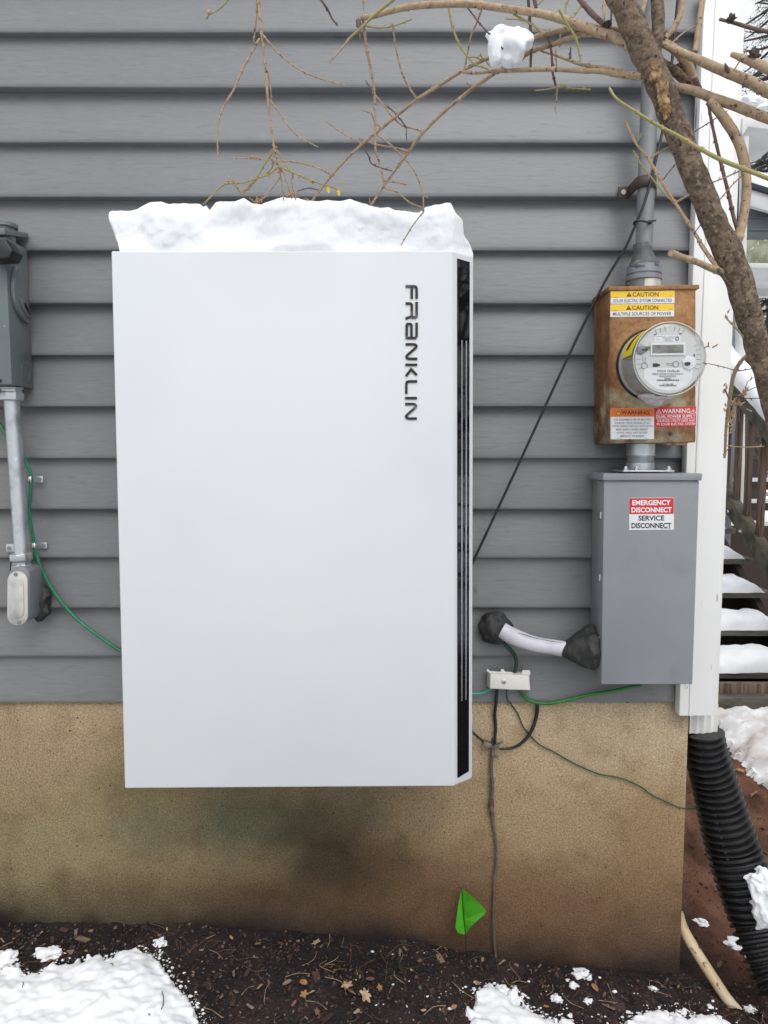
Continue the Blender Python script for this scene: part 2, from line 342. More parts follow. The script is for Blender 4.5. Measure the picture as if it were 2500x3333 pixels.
def stucco_mat():
    m = M('stained_stucco', (.3, .24, .16), .9, bump=[(9, .35, .014), (230, 1.0, .0040), (480, .5, .0015)], spec=.2)
    n = m.node_tree.nodes; l = m.node_tree.links; p = n['Principled BSDF']; tc = n['Texture Coordinate']
    sx = n.new('ShaderNodeSeparateXYZ'); l.new(tc.outputs['Object'], sx.inputs[0])
    def tex(s, d, off, sc=(1, 1, 1)):
        mp = n.new('ShaderNodeMapping'); mp.inputs['Location'].default_value = (off, 0, off * .7); mp.inputs['Scale'].default_value = sc
        l.new(tc.outputs['Object'], mp.inputs[0]); t = n.new('ShaderNodeTexNoise'); t.inputs['Scale'].default_value = s; t.inputs['Detail'].default_value = d
        l.new(mp.outputs[0], t.inputs['Vector']); return t.outputs[0]
    def rng(o, a, b, c=0, d=1):
        r = n.new('ShaderNodeMapRange'); r.inputs[1].default_value = a; r.inputs[2].default_value = b; r.inputs[3].default_value = c; r.inputs[4].default_value = d
        l.new(o, r.inputs[0]); return r.outputs[0]
    def op(k, a, b):
        q = n.new('ShaderNodeMath'); q.operation = k
        for i, x in enumerate((a, b)):
            if isinstance(x, (int, float)): q.inputs[i].default_value = x
            else: l.new(x, q.inputs[i])
        return q.outputs[0]
    def mix(f, a, b, mode='MIX'):
        x = n.new('ShaderNodeMix'); x.data_type = 'RGBA'; x.blend_type = mode
        if isinstance(f, (int, float)): x.inputs[0].default_value = f
        else: l.new(f, x.inputs[0])
        for i, c in ((6, a), (7, b)):
            if isinstance(c, tuple): x.inputs[i].default_value = (*c, 1)
            else: l.new(c, x.inputs[i])
        return x.outputs[2]
    # splashed soil stain rises from the ground, ragged
    hgt = op('ADD', rng(sx.outputs[2], 0.0, .78), op('MULTIPLY', op('SUBTRACT', tex(2.6, 5, 1), .5), .40))
    hgt = op('ADD', hgt, rng(sx.outputs[0], -.9, .9, -.20, .03))
    rr = ramp(n, [(.06, srgb(46, 40, 38)), (.16, srgb(80, 66, 56)), (.30, srgb(120, 98, 76)), (.48, srgb(150, 127, 98)), (.72, srgb(174, 153, 122)), (.95, srgb(190, 171, 142))])
    l.new(hgt, rr.inputs[0]); c = rr.outputs[0]
    def spot(c, cx_, cz_, rx, rz, col, k, seed):
        dx = op('DIVIDE', op('SUBTRACT', sx.outputs[0], cx_), rx); dz = op('DIVIDE', op('SUBTRACT', sx.outputs[2], cz_), rz)
        d = op('SQRT', op('ADD', op('MULTIPLY', dx, dx), op('MULTIPLY', dz, dz)), 0)
        d = op('ADD', d, op('MULTIPLY', op('SUBTRACT', tex(5.5, 6, seed), .5), 1.6))
        return mix(op('MULTIPLY', rng(d, 1.15, .25), k), c, col)
    c = spot(c, -.80, .40, .62, .24, srgb(146, 136, 102), .75, 3)
    c = spot(c, -.98, .66, .22, .14, srgb(150, 126, 104), .6, 5)
    c = spot(c, -.62, .55, .16, .10, srgb(108, 100, 72), .6, 8)
    c = spot(c, -.28, .46, .42, .12, srgb(92, 94, 76), .8, 11)
    c = spot(c, .03, .30, .26, .16, srgb(104, 80, 58), .7, 14)
    c = spot(c, -.14, .34, .20, .15, srgb(64, 55, 42), .85, 17)
    c = spot(c, -.40, .25, .50, .07, srgb(92, 76, 56), .6, 20)
    c = spot(c, .46, .21, .48, .15, srgb(120, 92, 68), .75, 23)
    c = spot(c, .30, .45, .30, .10, srgb(160, 140, 108), .5, 26)
    c = spot(c, .70, .42, .12, .22, srgb(140, 112, 78), .5, 29)
    c = mix(rng(tex(260, 3, 3), .45, .62), c, mix(1.0, c, (.66, .65, .63), 'MULTIPLY'))
    c = mix(rng(tex(170, 3, 33), .54, .66), c, mix(1.0, c, (1.28, 1.27, 1.26), 'MULTIPLY'))
    c = mix(rng(tex(14, 6, 41), .50, .66), c, mix(1.0, c, (.84, .83, .80), 'MULTIPLY'))
    c = mix(rng(tex(150, 2, 9), .69, .74), c, srgb(44, 36, 30))
    l.new(c, p.inputs['Base Color'])
    return m

def ground_mat():
    m = M('damp_soil', (.025, .018, .015), .95, bump=[(18, .6, .02), (90, .8, .008), (300, .6, .003)], spec=.2)
    n = m.node_tree.nodes; l = m.node_tree.links; p = n['Principled BSDF']; tc = n['Texture Coordinate']
    sx = n.new('ShaderNodeSeparateXYZ'); l.new(tc.outputs['Object'], sx.inputs[0])
    t = n.new('ShaderNodeTexNoise'); t.inputs['Scale'].default_value = 5; t.inputs['Detail'].default_value = 8; l.new(tc.outputs['Object'], t.inputs['Vector'])
    r1 = ramp(n, [(.3, (.010, .009, .009)), (.55, (.024, .018, .017)), (.8, (.055, .038, .032))]); l.new(t.outputs[0], r1.inputs[0])
    r2 = ramp(n, [(.25, (.035, .018, .012)), (.5, (.125, .060, .036)), (.75, (.19, .10, .062))]); l.new(t.outputs[0], r2.inputs[0])
    a = n.new('ShaderNodeMapRange'); a.inputs[1].default_value = .78; a.inputs[2].default_value = .98; l.new(sx.outputs[0], a.inputs[0])
    b = n.new('ShaderNodeMapRange'); b.inputs[1].default_value = -.18; b.inputs[2].default_value = .12; l.new(sx.outputs[1], b.inputs[0])
    mu = n.new('ShaderNodeMath'); mu.operation = 'MULTIPLY'; l.new(a.outputs[0], mu.inputs[0]); l.new(b.outputs[0], mu.inputs[1])
    mx = n.new('ShaderNodeMix'); mx.data_type = 'RGBA'; l.new(mu.outputs[0], mx.inputs[0]); l.new(r1.outputs[0], mx.inputs[6]); l.new(r2.outputs[0], mx.inputs[7])
    # farther off: snow over grass
    t2 = n.new('ShaderNodeTexNoise'); t2.inputs['Scale'].default_value = .55; t2.inputs['Detail'].default_value = 6; l.new(tc.outputs['Object'], t2.inputs['Vector'])
    r3 = ramp(n, [(.56, (.82, .84, .86)), (.62, (.10, .12, .04))]); l.new(t2.outputs[0], r3.inputs[0])
    ln = n.new('ShaderNodeVectorMath'); ln.operation = 'LENGTH'; l.new(tc.outputs['Object'], ln.inputs[0])
    q0 = n.new('ShaderNodeMapRange'); q0.inputs[1].default_value = 3.6; q0.inputs[2].default_value = 4.4; l.new(ln.outputs['Value'], q0.inputs[0])
    q1a = n.new('ShaderNodeMapRange'); q1a.inputs[1].default_value = -.62; q1a.inputs[2].default_value = -.72; l.new(sx.outputs[1], q1a.inputs[0])
    tp = n.new('ShaderNodeTexNoise'); tp.inputs['Scale'].default_value = 1.4; tp.inputs['Detail'].default_value = 5; l.new(tc.outputs['Object'], tp.inputs['Vector'])
    tpr = n.new('ShaderNodeMapRange'); tpr.inputs[1].default_value = .50; tpr.inputs[2].default_value = .53; l.new(tp.outputs[0], tpr.inputs[0])
    q1 = n.new('ShaderNodeMath'); q1.operation = 'MULTIPLY'; l.new(q1a.outputs[0], q1.inputs[0]); l.new(tpr.outputs[0], q1.inputs[1])
    q = n.new('ShaderNodeMath'); q.operation = 'MAXIMUM'; l.new(q0.outputs[0], q.inputs[0]); l.new(q1.outputs[0], q.inputs[1])
    m2 = n.new('ShaderNodeMix'); m2.data_type = 'RGBA'; l.new(q.outputs[0], m2.inputs[0]); l.new(mx.outputs[2], m2.inputs[6]); l.new(r3.outputs[0], m2.inputs[7])
    l.new(m2.outputs[2], p.inputs['Base Color']); return m

# ------------------------------------------------------------------ ground
XC = P(2398, 1700, -.03).x                    # outer face of the house corner
XF = P(2230, 2700, .012).x                    # right end of the foundation
def gz(x, y):
    prof = float(np.interp(x, [-1.4, -.5, -.1, .1, .28, .36, .9, 1.3], [.178, .176, .140, .124, .095, .070, .022, .0]))
    if y < 0: f = 1 - .12 * min(1, -y / .4)
    else: f = max(0, 1 - y * 1.0) if x > .8 else 1
    z = prof * f
    if -1.6 < x < 2.2 and -.9 < y < 2:
        v = Vector((x, y, 0))
        z += .012 * noise.noise(v * 7) + .008 * noise.noise(v * 22) + .005 * noise.noise(v * 60)
        if x > .85: z += .012 * noise.noise(v * 14 + Vector((3, 0, 0))) + .010 * noise.noise(v * 34)
    return z
xs = sorted(set([-60, -30, -15, -8, -4, -2.5, -1.8] + [round(-1.5 + .012 * i, 4) for i in range(292)] + [2.05, 2.2, 2.5, 3, 4, 6, 10, 20, 35, 60]))
ys = sorted(set([-60, -30, -15, -8, -4, -2.5, -1.6, -1.0, -.8] + [round(-.6 + .012 * i, 4) for i in range(67)] + [round(.22 + .04 * i, 3) for i in range(60)] + [3, 4, 6, 10, 20, 40, 70]))
g = MB(); nx = len(xs)
g.add([(x, y, gz(x, y)) for y in ys for x in xs], [(j * nx + i, j * nx + i + 1, (j + 1) * nx + i + 1, (j + 1) * nx + i) for j in range(len(ys) - 1) for i in range(nx - 1)])
tag(g.build('ground', ground_mat(), loc=(0, 0, 0), smooth=True), 'damp dark soil with reddish earth at the right of the foundation', 'ground', kind='structure')

# ------------------------------------------------------------------ house
house = thing('house', (0, 0, 0), 'grey vinyl sided house wall with white corner board on a tan stucco foundation', 'house')
lips = [-80, 105, 284, 464, 640, 815, 987, 1156, 1323, 1492, 1658, 1816, 1979, 2137, 2288]
lz = [P(CX, v, 0).z for v in lips]
lz = [lz[0] + .126 * k for k in (4, 3, 2, 1)] + lz
th = [.022 if i % 2 else .031 for i in range(len(lz))]
def siding(mb, fx, n, side=False):
    for i in range(1, len(lz)):
        zb, zt = lz[i], lz[i - 1]; tb, tt = th[i], th[i - 1]
        rows = []
        prof = [(tb + .004, zb + .0012), (.004, zb - .0002), (.0012, zb + .0008), (0, zb + .0035), (.0004, zb + .010)]
        for k in range(1, 7):
            t = k / 6; prof.append((.0004 + (tt - .0004) * t ** 1.1, zb + .010 + (zt + .004 - zb - .010) * t))
        for (yy, zz) in prof:
            row = []
            for j in range(n + 1):
                x = fx(j / n)
                wz = .0009 * noise.noise(Vector((x * 1.7, i * 3.1, 0))); wy = .0016 * noise.noise(Vector((x * 2.1, i * 1.7, zz * 6)))
                row.append((x, yy + wy, zz + wz) if not side else (XC - .045 - (yy), x, zz + wz))
            rows.append(row)
        mb.ring(rows, close=False)
s = MB(); siding(s, lambda t: -2.2 + t * (2.2 + XC - .03), 90)
s.build('siding', m_siding, house, smooth=True)
s = MB(); siding(s, lambda t: .02 + t * 5, 12, side=True); s.build('siding', m_siding, house, smooth=True)
zt_, zb_ = lz[-1], -.3
f = MB(); f.box((-2.2, .012, zb_), (XF, 5, zt_ + .03)); f.build('foundation', stucco_mat(), house, bev=.004)
# corner board: front leaf and side leaf, a small ridge near the inner edge
cbx = [(2294, -60), (2416, -60), (2398, 450), (2374, 1000), (2356, 1450), (2345, 1900), (2334, 2331), (2211, 2331), (2223, 1900), (2236, 1450), (2255, 900)]
fr = [P(u, v, -.030) for u, v in cbx]
b = MB(); b.prism(fr, [Vector((p.x, .0, p.z)) for p in fr])
b.build('corner_board', m_white_trim, house, bev=.003)
b = MB()
rg0 = [(2332, -60), (2294, 850), (2266, 1500), (2243, 2331)]
q = [P(u, v, -.0325) for u, v in rg0]; q2 = [P(u + 9, v, -.0325) for u, v in rg0]
b.prism([*q, *q2[::-1]], [Vector((p.x, -.0305, p.z)) for p in [*q, *q2[::-1]]]); b.build('corner_trim_ridge', m_white_trim, house, bev=.001)
b = MB(); b.box((P(2334, 2331, 0).x - .028, .0, lz[-1] - .03), (P(2334, 2331, 0).x + .002, .11, 3.0)); b.build('corner_board', m_white_trim, house, bev=.002)
# downspout round the corner
x0, x1 = P(2243, 2340, .05).x, P(2334, 2340, .05).x
b = MB(); zz0 = P(2290, 2386, .05).z + .05
pr = []
for i in range(9):
    t = i / 8; pr.append((x0 + (x1 - x0) * t, .045 + (.004 if i % 2 else 0)))
pr += [(x1, .105), (x0, .105)]
b.prism([(x, y, zz0 - .05) for x, y in pr], [(x, y, lz[-1] - .02) for x, y in pr]); b.build('downspout', m_white_trim, house, smooth=True)
tag(house, kind=None)

# ------------------------------------------------------------------ white battery cabinet
YB = -.255
bat = thing('battery_cabinet', (P(940, 2567, YB).x, -.1, P(940, 2567, YB).z), 'large white wall mounted battery cabinet with black side strip and vertical lettering', 'battery cabinet')
A0, A1, A2, A3 = P(361, 816, YB), P(1474, 816, YB), P(1476, 2560, YB), P(405, 2567, YB)
yc = YB + .042
B1, B2 = P(1541, 836, yc), P(1537, 2534, yc)
yk = YB + .075
b = MB()
fr = [A0, A1, A2, A3]
f1 = [A0, A1, B1, Vector((B1.x, yk, B1.z)), Vector((B2.x, yk, B2.z)), B2, A2, A3]
# shell: front, slanted right side, square left side
vs = [A0, A1, A2, A3, B1, B2, Vector((B1.x, yk, B1.z)), Vector((B2.x, yk, B2.z)), Vector((A0.x, yk, A0.z)), Vector((A3.x, yk, A3.z))]
b.add(vs, [(0, 3, 2, 1), (1, 2, 5, 4), (4, 5, 7, 6), (0, 8, 9, 3), (0, 1, 4, 6, 8), (3, 9, 7, 5, 2), (8, 6, 7, 9)])
b.build('front_shell', m_cab, bat, bev=.004, seg=3, angle=12)
b = MB(); b.box((A3.x + .012, yk + .0005, A3.z + .012), (B2.x - .012, -.03, A0.z - .008)); b.build('rear_body', m_cab_back, bat, bev=.004)
b = MB(); b.box((B2.x - .10, -.20, A3.z + .004), (B2.x - .012, -.022, A3.z + .0115)); b.build('mounting_bracket', m_cab_back, bat, bev=.001)
# black glossy strip set in the slanted side
def side_pt(s, z, off=0):                      # s 0..1 across the slanted face
    n_ = Vector((.042, -(B1.x - A1.x), 0)).normalized()
    top = A1.lerp(B1, s); bot = A2.lerp(B2, s); t = (z - bot.z) / (top.z - bot.z)
    return bot.lerp(top, t) + n_ * off
zt1, zb1 = PX(1487, 842, P(1487, 842, YB + .01).x).z, P(1487, 2531, YB + .01).z
s0, s1 = .20, .80
def strip_poly(sa, sb, ta, tb_, ba, bb, off):
    return [side_pt(sa, ta, off), side_pt(sb, tb_, off), side_pt(sb, bb, off), side_pt(sa, ba, off)]
b = MB(); b.prism(strip_poly(s0, s1, zt1, zt1 - .001, zb1, zb1 + .004, .0012), strip_poly(s0, s1, zt1, zt1 - .001, zb1, zb1 + .004, -.004))
strip = b.build('side_strip', m_blackgloss, bat)
za, zb2 = P(1503, 1108, YB + .02).z, P(1503, 2280, YB + .02).z
for sa in (.385, .60):
    b = MB(); b.prism(strip_poly(sa, sa + .055, za, za, zb2, zb2, .0018), strip_poly(sa, sa + .055, za, za, zb2, zb2, .0)); b.build('light_line', m_line, strip)
# raised lettering, reading downwards
def strokes(paths, wd=30):
    mb = MB()
    for path in paths:
        L = []; Rr = []
        n_ = len(path)
        for i, p in enumerate(path):
            p = Vector(p)
            a = (Vector(path[i]) - Vector(path[i - 1])).normalized() if i else None
            c = (Vector(path[i + 1]) - Vector(path[i])).normalized() if i < n_ - 1 else None
            d = ((a or c) + (c or a)).normalized(); nn = Vector((-d.y, d.x))
            k = 1 / max(.6, nn.dot(Vector((-(a or c).y, (a or c).x))))
            L.append(p + nn * wd / 2 * k); Rr.append(p - nn * wd / 2 * k)
        off = .0022 + .00035 * paths.index(path)
        F_ = [P(*cl(*p), YB - off) for p in L]; G_ = [P(*cl(*p), YB - off) for p in Rr]; back = lambda q_: Vector((q_.x, YB - .0001, q_.z))
        mb.ring([[F_[i], G_[i], back(G_[i]), back(F_[i])] for i in range(n_)])
    return mb
def Nn(y0):
    return [(380, y0), (462, y0), (482, y0 + 5), (492, y0 + 18), (486, y0 + 34), (398, y0 + 112), (390, y0 + 128), (398, y0 + 143), (414, y0 + 149), (501, y0 + 149)]
letters = [
    [[(380, 574), (465, 574), (486, 580), (494, 600), (494, 702)], [(444, 575), (444, 702)]],
    [[(380, 750), (432, 752), (444, 765), (444, 880), (425, 892), (400, 898), (382, 908)], [(494, 735), (494, 885), (482, 893), (444, 893)]],
    [[(494, 948), (494, 1085), (482, 1106), (380, 1106)], [(392, 1106), (392, 975), (400, 962), (430, 962), (441, 975), (441, 1106)]],
    [Nn(1171)],
    [[(378, 1382), (500, 1382)], [(384, 1500), (437, 1428), (496, 1488)]],
    [[(500, 1553), (412, 1553), (394, 1560), (388, 1578), (388, 1680)]],
    [[(375, 1725), (498, 1725)]],
    [[(x - 4, y) for x, y in Nn(1786)]],
]
for L_ in letters:
    strokes(L_, 26).build('lettering', m_letter, bat)

# snow cap on the cabinet
def snow_cap():
    prof = [(5, 112), (20, 100), (60, 101), (100, 102), (150, 90), (200, 65), (245, 60), (280, 72), (350, 73), (410, 70), (424, 86), (435, 76), (450, 97), (480, 62), (520, 60), (560, 58), (600, 48), (630, 65), (670, 76), (710, 58), (760, 42), (830, 50), (880, 62), (930, 62), (960, 58), (1000, 60), (1050, 52), (1090, 62), (1130, 75), (1180, 88), (1210, 84), (1240, 94), (1290, 99), (1340, 112), (1370, 88), (1420, 74), (1478, 65), (1500, 115), (1528, 140), (1535, 205), (1560, 225), (1580, 262)]
    yy = -.20; W = [P(*ct(x, y), yy) for x, y in prof]
    px = [p.x for p in W]; pz = [p.z for p in W]; z0 = A0.z + .001
    n = 300; rows = []; W = px[-1] - px[0]
    for i in range(n + 1):
        t = i / n; x = px[0] + W * t; h = max(.006, float(np.interp(x, px, pz)) - z0)
        e = min(1, (t + .002) / .02) if t < .5 else min(1, (1.002 - t) / .035)
        yf, yb = -.137 - (.055 + .055 * math.sqrt(max(0, e))), -.137 + (.055 + .055 * math.sqrt(max(0, e)))
        rc = min(.030, h * .5); path = []
        for k in range(22): path.append((yf, (h - rc) * k / 22))
        for k in range(9): a = math.pi / 2 * k / 8; path.append((yf + rc * (1 - math.cos(a)), h - rc + rc * math.sin(a)))
        for k in range(1, 8): path.append((yf + rc + (yb - yf - 2 * rc) * k / 8, h))
        for k in range(6): a = math.pi / 2 * k / 5; path.append((yb - rc * (1 - math.sin(a)), h - rc + rc * math.cos(a)))
        path.append((yb, 0)); row = []
        for (y, zz) in path:
            v = Vector((x, y, zz)); f_ = min(1, zz / .012)
            big = noise.noise(v * 9 + Vector((1, 0, 2))); mid = noise.noise(v * 24 + Vector((0, 3, 4))); sml = noise.noise(v * 62); tiny = noise.noise(v * 150)
            rdg = 1 - abs(noise.noise(v * 14 + Vector((5, 5, 0)))) * 2
            dy = (.016 * big + .0055 * mid + .0020 * sml + .0009 * tiny - .002 * rdg) * f_ + .004
            for (cx_, cz_, r2, dp_) in ((.27, .055, .0016, .020), (.62, .030, .0060, .010), (.33, .030, .0006, .010), (1.0, .045, .0020, .010)):
                dy += dp_ * math.exp(-((x - px[0] - cx_) ** 2 + (zz - cz_) ** 2) / r2) * f_
            front = 1 if y < -.137 else .3
            xx = x
            if t < .05: xx += (.034 * (1 - t / .05)) * max(0, 1 - zz / .085) ** 1.2 + .004 * mid
            if x > A1.x - .01:
                lim = YB + .006 + .042 * max(0, x - A1.x) / (B1.x - A1.x)
                y = max(y, lim)
            row.append(Vector((xx, max(y + dy * front, YB - .004), z0 + zz + (.0022 * sml + .001 * tiny) * f_)))
        rows.append(row)
    mb = MB(); mb.ring(rows)
    return mb
tag(snow_cap().build('snow', m_snow, smooth=True), 'thick uneven ridge of snow piled on top of the white battery cabinet', 'snow')

# ------------------------------------------------------------------ writing
def text_mesh(body, bold=0, spacing=1):
    cu = bpy.data.curves.new('t', 'FONT'); cu.body = body; cu.offset = bold; cu.space_character = spacing; cu.resolution_u = 3
    o = bpy.data.objects.new('t', cu); COL.objects.link(o)
    dg = bpy.context.evaluated_depsgraph_get(); dg.update()
    me = bpy.data.meshes.new_from_object(o.evaluated_get(dg))
    vs = [tuple(v.co) for v in me.vertices]; fs = [tuple(p.vertices) for p in me.polygons]
    bpy.data.objects.remove(o); bpy.data.curves.remove(cu); bpy.data.meshes.remove(me)
    return vs, fs
def write(body, box, y, mat, parent, bold=.01, tilt=0, name='lettering'):
    """box: left, top, right, bottom of the line of capitals, in photo pixels on the plane y"""
    u0, v0, u1, v1 = box; vs, fs = text_mesh(body, bold)
    x0 = min(v[0] for v in vs); x1_ = max(v[0] for v in vs); y0 = min(v[1] for v in vs); y1_ = max(v[1] for v in vs)
    mb = MB(); out = []
    for v in vs:
        a = (v[0] - x0) / (x1_ - x0); c = (v[1] - y0) / (y1_ - y0)
        p = P(u0 + (u1 - u0) * a, v1 + (v0 - v1) * c + tilt * (a - .5), y); out.append(p)
    mb.add(out, fs)
    return mb.build(name, mat, parent)
def label_plate(name, px, y, mat, parent, thick=.0006, bev=0):
    b = MB(); b.pxbox(px, y - thick, y); return b.build(name, mat, parent, bev=bev)

# ------------------------------------------------------------------ meter box
YM = -.122
mz0 = P(2120, 1443, YM).z
mbx = thing('meter_box', (P(2120, 1443, YM).x, -.06, mz0), 'rusty brown meter box with yellow, orange and red safety labels', 'meter box')
m_rust = rust_mat(0, 1)
b = MB(); b.pxbox([(1984, 940), (2266, 934), (2266, 1440), (1984, 1444)], YM, -.001); b.build('body', m_rust, mbx, bev=.004)
b = MB(); b.pxbox([(1981, 932), (2277, 926), (2277, 940), (1981, 946)], YM - .004, .0); b.build('rain_lid', m_rust, mbx, bev=.0015)
b = MB(); b.pxbox([(2163, 1440), (2240, 1440), (2234, 1449), (2170, 1449)], YM + .004, YM + .02); b.build('bottom_tab', m_rust, mbx)
# side knockout, two shallow rings
kc = Vector((P(1984, 1390, YM).x - .0008, -.058, P(1984, 1390, -.122).z + .012))
for r_ in (.034, .026):
    b = MB(); b.lathe(kc, (-1, 0, 0), [(0, r_), (.0018, r_), (.0018, r_ - .002), (0, r_ - .002)]); b.build('knockout', m_rust, mbx)
b = MB(); b.lathe(P(*c4(848, 1560), YM), (0, -1, 0), [(0, .0045), (.002, .0045), (.003, .003)], 16); b.build('screw', m_brown, mbx, smooth=True)
b = MB(); b.lathe(P(*c4(510, 1615), YM), (0, -1, 0), [(0, .003), (.0015, .003)], 16); b.build('screw', m_brown, mbx, smooth=True)
# raised socket ring the meter plugs into
MCX, MCZ = P(2181, 1168, YM - .108).x, P(2181, 1168, YM - .108).z
MC = Vector((MCX, YM, MCZ))
b = MB(); b.lathe(MC, (0, -1, 0), [(0, .098), (.0015, .096), (.004, .088), (.006, .084), (.006, .07)], 64); b.build('socket_ring', m_rust, mbx, smooth=True)
# labels
def stk(px, mat): return label_plate('safety_label', px, YM, mat, mbx, .0007, .0002)
YL = YM - .0011
def quadtilt(x0, y0, x1, y1, t=-4): return [c4(x0, y0), c4(x1, y0 + t), c4(x1, y1 + t), c4(x0, y1)]
T_ = -1.6
for (yt, txt, x_) in ((378, 'SOLAR ELECTRIC SYSTEM CONNECTED', 352), (488, 'MULTIPLE SOURCES OF POWER', 349)):
    st = stk(quadtilt(x_, yt, x_ + 530, yt + 104, -5), m_stwhite)
    label_plate('yellow_band', quadtilt(x_ + 2, yt + 2, x_ + 528, yt + 54, -5), YM - .0007, m_styellow, st, .0004)
    write('CAUTION', (*c4(x_ + 182, yt + 8), *c4(x_ + 398, yt + 44)), YM - .00125, m_ink, st, .012, T_ * .4)
    write(txt, (*c4(x_ + 22, yt + 62), *c4(x_ + 508, yt + 90)), YL, m_inkgrey, st, .008, T_)
    tri = [c4(x_ + 132, yt + 44), c4(x_ + 174, yt + 43), c4(x_ + 153, yt + 7)]
    label_plate('warning_triangle', tri, YM - .0012, m_ink, st, .0002)
    write('!', (*c4(x_ + 151, yt + 17), *c4(x_ + 156, yt + 39)), YM - .0015, m_styellow, st, .02)
    label_plate('small_print', [c4(x_ + 26, yt + 49), c4(x_ + 60, yt + 49), c4(x_ + 60, yt + 51), c4(x_ + 26, yt + 51)], YM - .0012, m_ink, st, .0001)
    label_plate('small_print', [c4(x_ + 488, yt + 38), c4(x_ + 508, yt + 38), c4(x_ + 508, yt + 40), c4(x_ + 488, yt + 40)], YM - .0012, m_ink, st, .0001)
st = stk(quadtilt(352, 1352, 712, 1608, -2), m_stwhite)
label_plate('orange_band', quadtilt(353, 1353, 711, 1421, -2), YM - .0007, m_storange, st, .0004)
write('WARNING', (*c4(438, 1370), *c4(672, 1402)), YM - .00125, m_ink, st, .014)
label_plate('warning_triangle', [c4(394, 1404), c4(436, 1404), c4(415, 1369)], YM - .0011, m_ink, st, .0001)
label_plate('warning_triangle', [c4(399, 1401), c4(431, 1401), c4(415, 1375)], YM - .0012, m_styellow, st, .0002)
write('!', (*c4(413, 1380), *c4(418, 1399)), YM - .0015, m_ink, st, .02)
for i, (tx, a, b_) in enumerate([('THIS EQUIPMENT FED BY MULTIPLE', 374, 690), ('SOURCES. TOTAL RATING OF ALL', 385, 680), ('OVERCURRENT DEVICES, EXCLUDING', 362, 702), ('MAIN SUPPLY OVERCURRENT', 398, 662), ('DEVICE, SHALL NOT EXCEED', 402, 658), ('AMPACITY OF BUSBAR.', 427, 634)]):
    write(tx, (*c4(a, 1437 + i * 27), *c4(b_, 1454 + i * 27)), YL, m_inkgrey, st, .008, -.4)
label_plate('small_print', [c4(402, 1598), c4(438, 1598), c4(438, 1600), c4(402, 1600)], YM - .0009, m_inkgrey, st, .0001)
label_plate('small_print', [c4(630, 1597), c4(655, 1597), c4(655, 1599), c4(630, 1599)], YM - .0009, m_inkgrey, st, .0001)
st = stk(quadtilt(715, 1340, 1062, 1504, -6), m_stred)
write('WARNING', (*c4(778, 1354), *c4(1012, 1390)), YL, m_stwhite, st, .014, T_)
write('DUAL POWER SUPPLY', (*c4(730, 1405), *c4(1056, 1430)), YL, m_stwhite, st, .012, T_)
write('SOURCES: UTILITY GRID AND', (*c4(738, 1442), *c4(1052, 1463)), YL, m_stwhite, st, .008, T_)
write('PV SOLAR ELECTRIC SYSTEM', (*c4(735, 1470), *c4(1055, 1491)), YL, m_stwhite, st, .008, T_)
for yy in (1398, 1435): label_plate('rule_line', [c4(728, yy + 2), c4(1058, yy - 2), c4(1058, yy), c4(728, yy + 4)], YM - .0009, m_stwhite, st, .0001)
for xc in (752, 1038):
    label_plate('warning_triangle', [c4(xc - 24, 1392), c4(xc + 24, 1391), c4(xc, 1354)], YM - .0009, m_stwhite, st, .0001)
    label_plate('warning_triangle', [c4(xc - 18, 1388.5), c4(xc + 18, 1388), c4(xc, 1360)], YM - .0011, m_stred, st, .0001)
    label_plate('bolt_mark', [c4(xc - 2, 1368), c4(xc + 4, 1368), c4(xc + 1, 1376), c4(xc + 6, 1376), c4(xc - 3, 1386), c4(xc - 1, 1379), c4(xc - 5, 1379)], YM - .0014, m_stwhite, st, .0001)

# ------------------------------------------------------------------ the meter
met = thing('electricity_meter', (MCX, YM - .05, MCZ - .078), 'round glass covered electricity meter plugged into the rusty meter box', 'meter')
LM = .108
b = MB(); b.lathe(MC, (0, -1, 0), [(.008, .0765), (.010, .0765), (.012, .0765), (.020, .0755), (.022, .0735), (LM - .012, .0725), (LM - .010, .0)], 72); b.build('base', m_meter_side, met, smooth=True)
b = MB(); b.lathe(MC, (0, -1, 0), [(LM - .0095, .0), (LM - .0095, .072), (LM - .0065, .072), (LM - .0065, .0)], 72); face = b.build('face_plate', m_meter, met)
b = MB(); b.lathe(MC, (0, -1, 0), [(.022, .0752), (LM - .008, .0757), (LM - .003, .0752), (LM, .072), (LM + .001, .066), (LM + .001, .0)], 72); b.build('glass_cover', m_glass, met, smooth=True)
b = MB(); b.lathe(MC, (0, -1, 0), [(LM - .006, .0762), (LM - .003, .0772), (LM - .0002, .0762), (LM - .0002, .0735), (LM - .006, .0735)], 72); b.build('rim', m_glass, met, smooth=True)
b = MB(); b.lathe(MC, (0, -1, 0), [(.0055, .0815), (.009, .0805), (.009, .07)], 64); b.build('shadow_ring', m_black, met, smooth=True)  # black ring standing in for the dark shadow round the meter base
b = MB(); b.lathe(MC, (0, -1, 0), [(LM - .004, .0775), (LM - .001, .0778), (LM, .0768), (LM - .001, .0758), (LM - .004, .0762), (LM - .004, .0775)], 72); b.build('rim_ring', M('rim_highlight', (.62, .62, .60), .15), met, smooth=True)  # opaque pale ring, the bright line of the glass rim put into its colour
YF = YM - LM + .0065
def fpl(name, px, mat, th_=.0006, par=face, y=None): return label_plate(name, px, YF if y is None else y, mat, par, th_)
def rect(f_, x0, y0, x1, y1, t=0): return [f_(x0, y0), f_(x1, y0 + t), f_(x1, y1 + t), f_(x0, y1)]
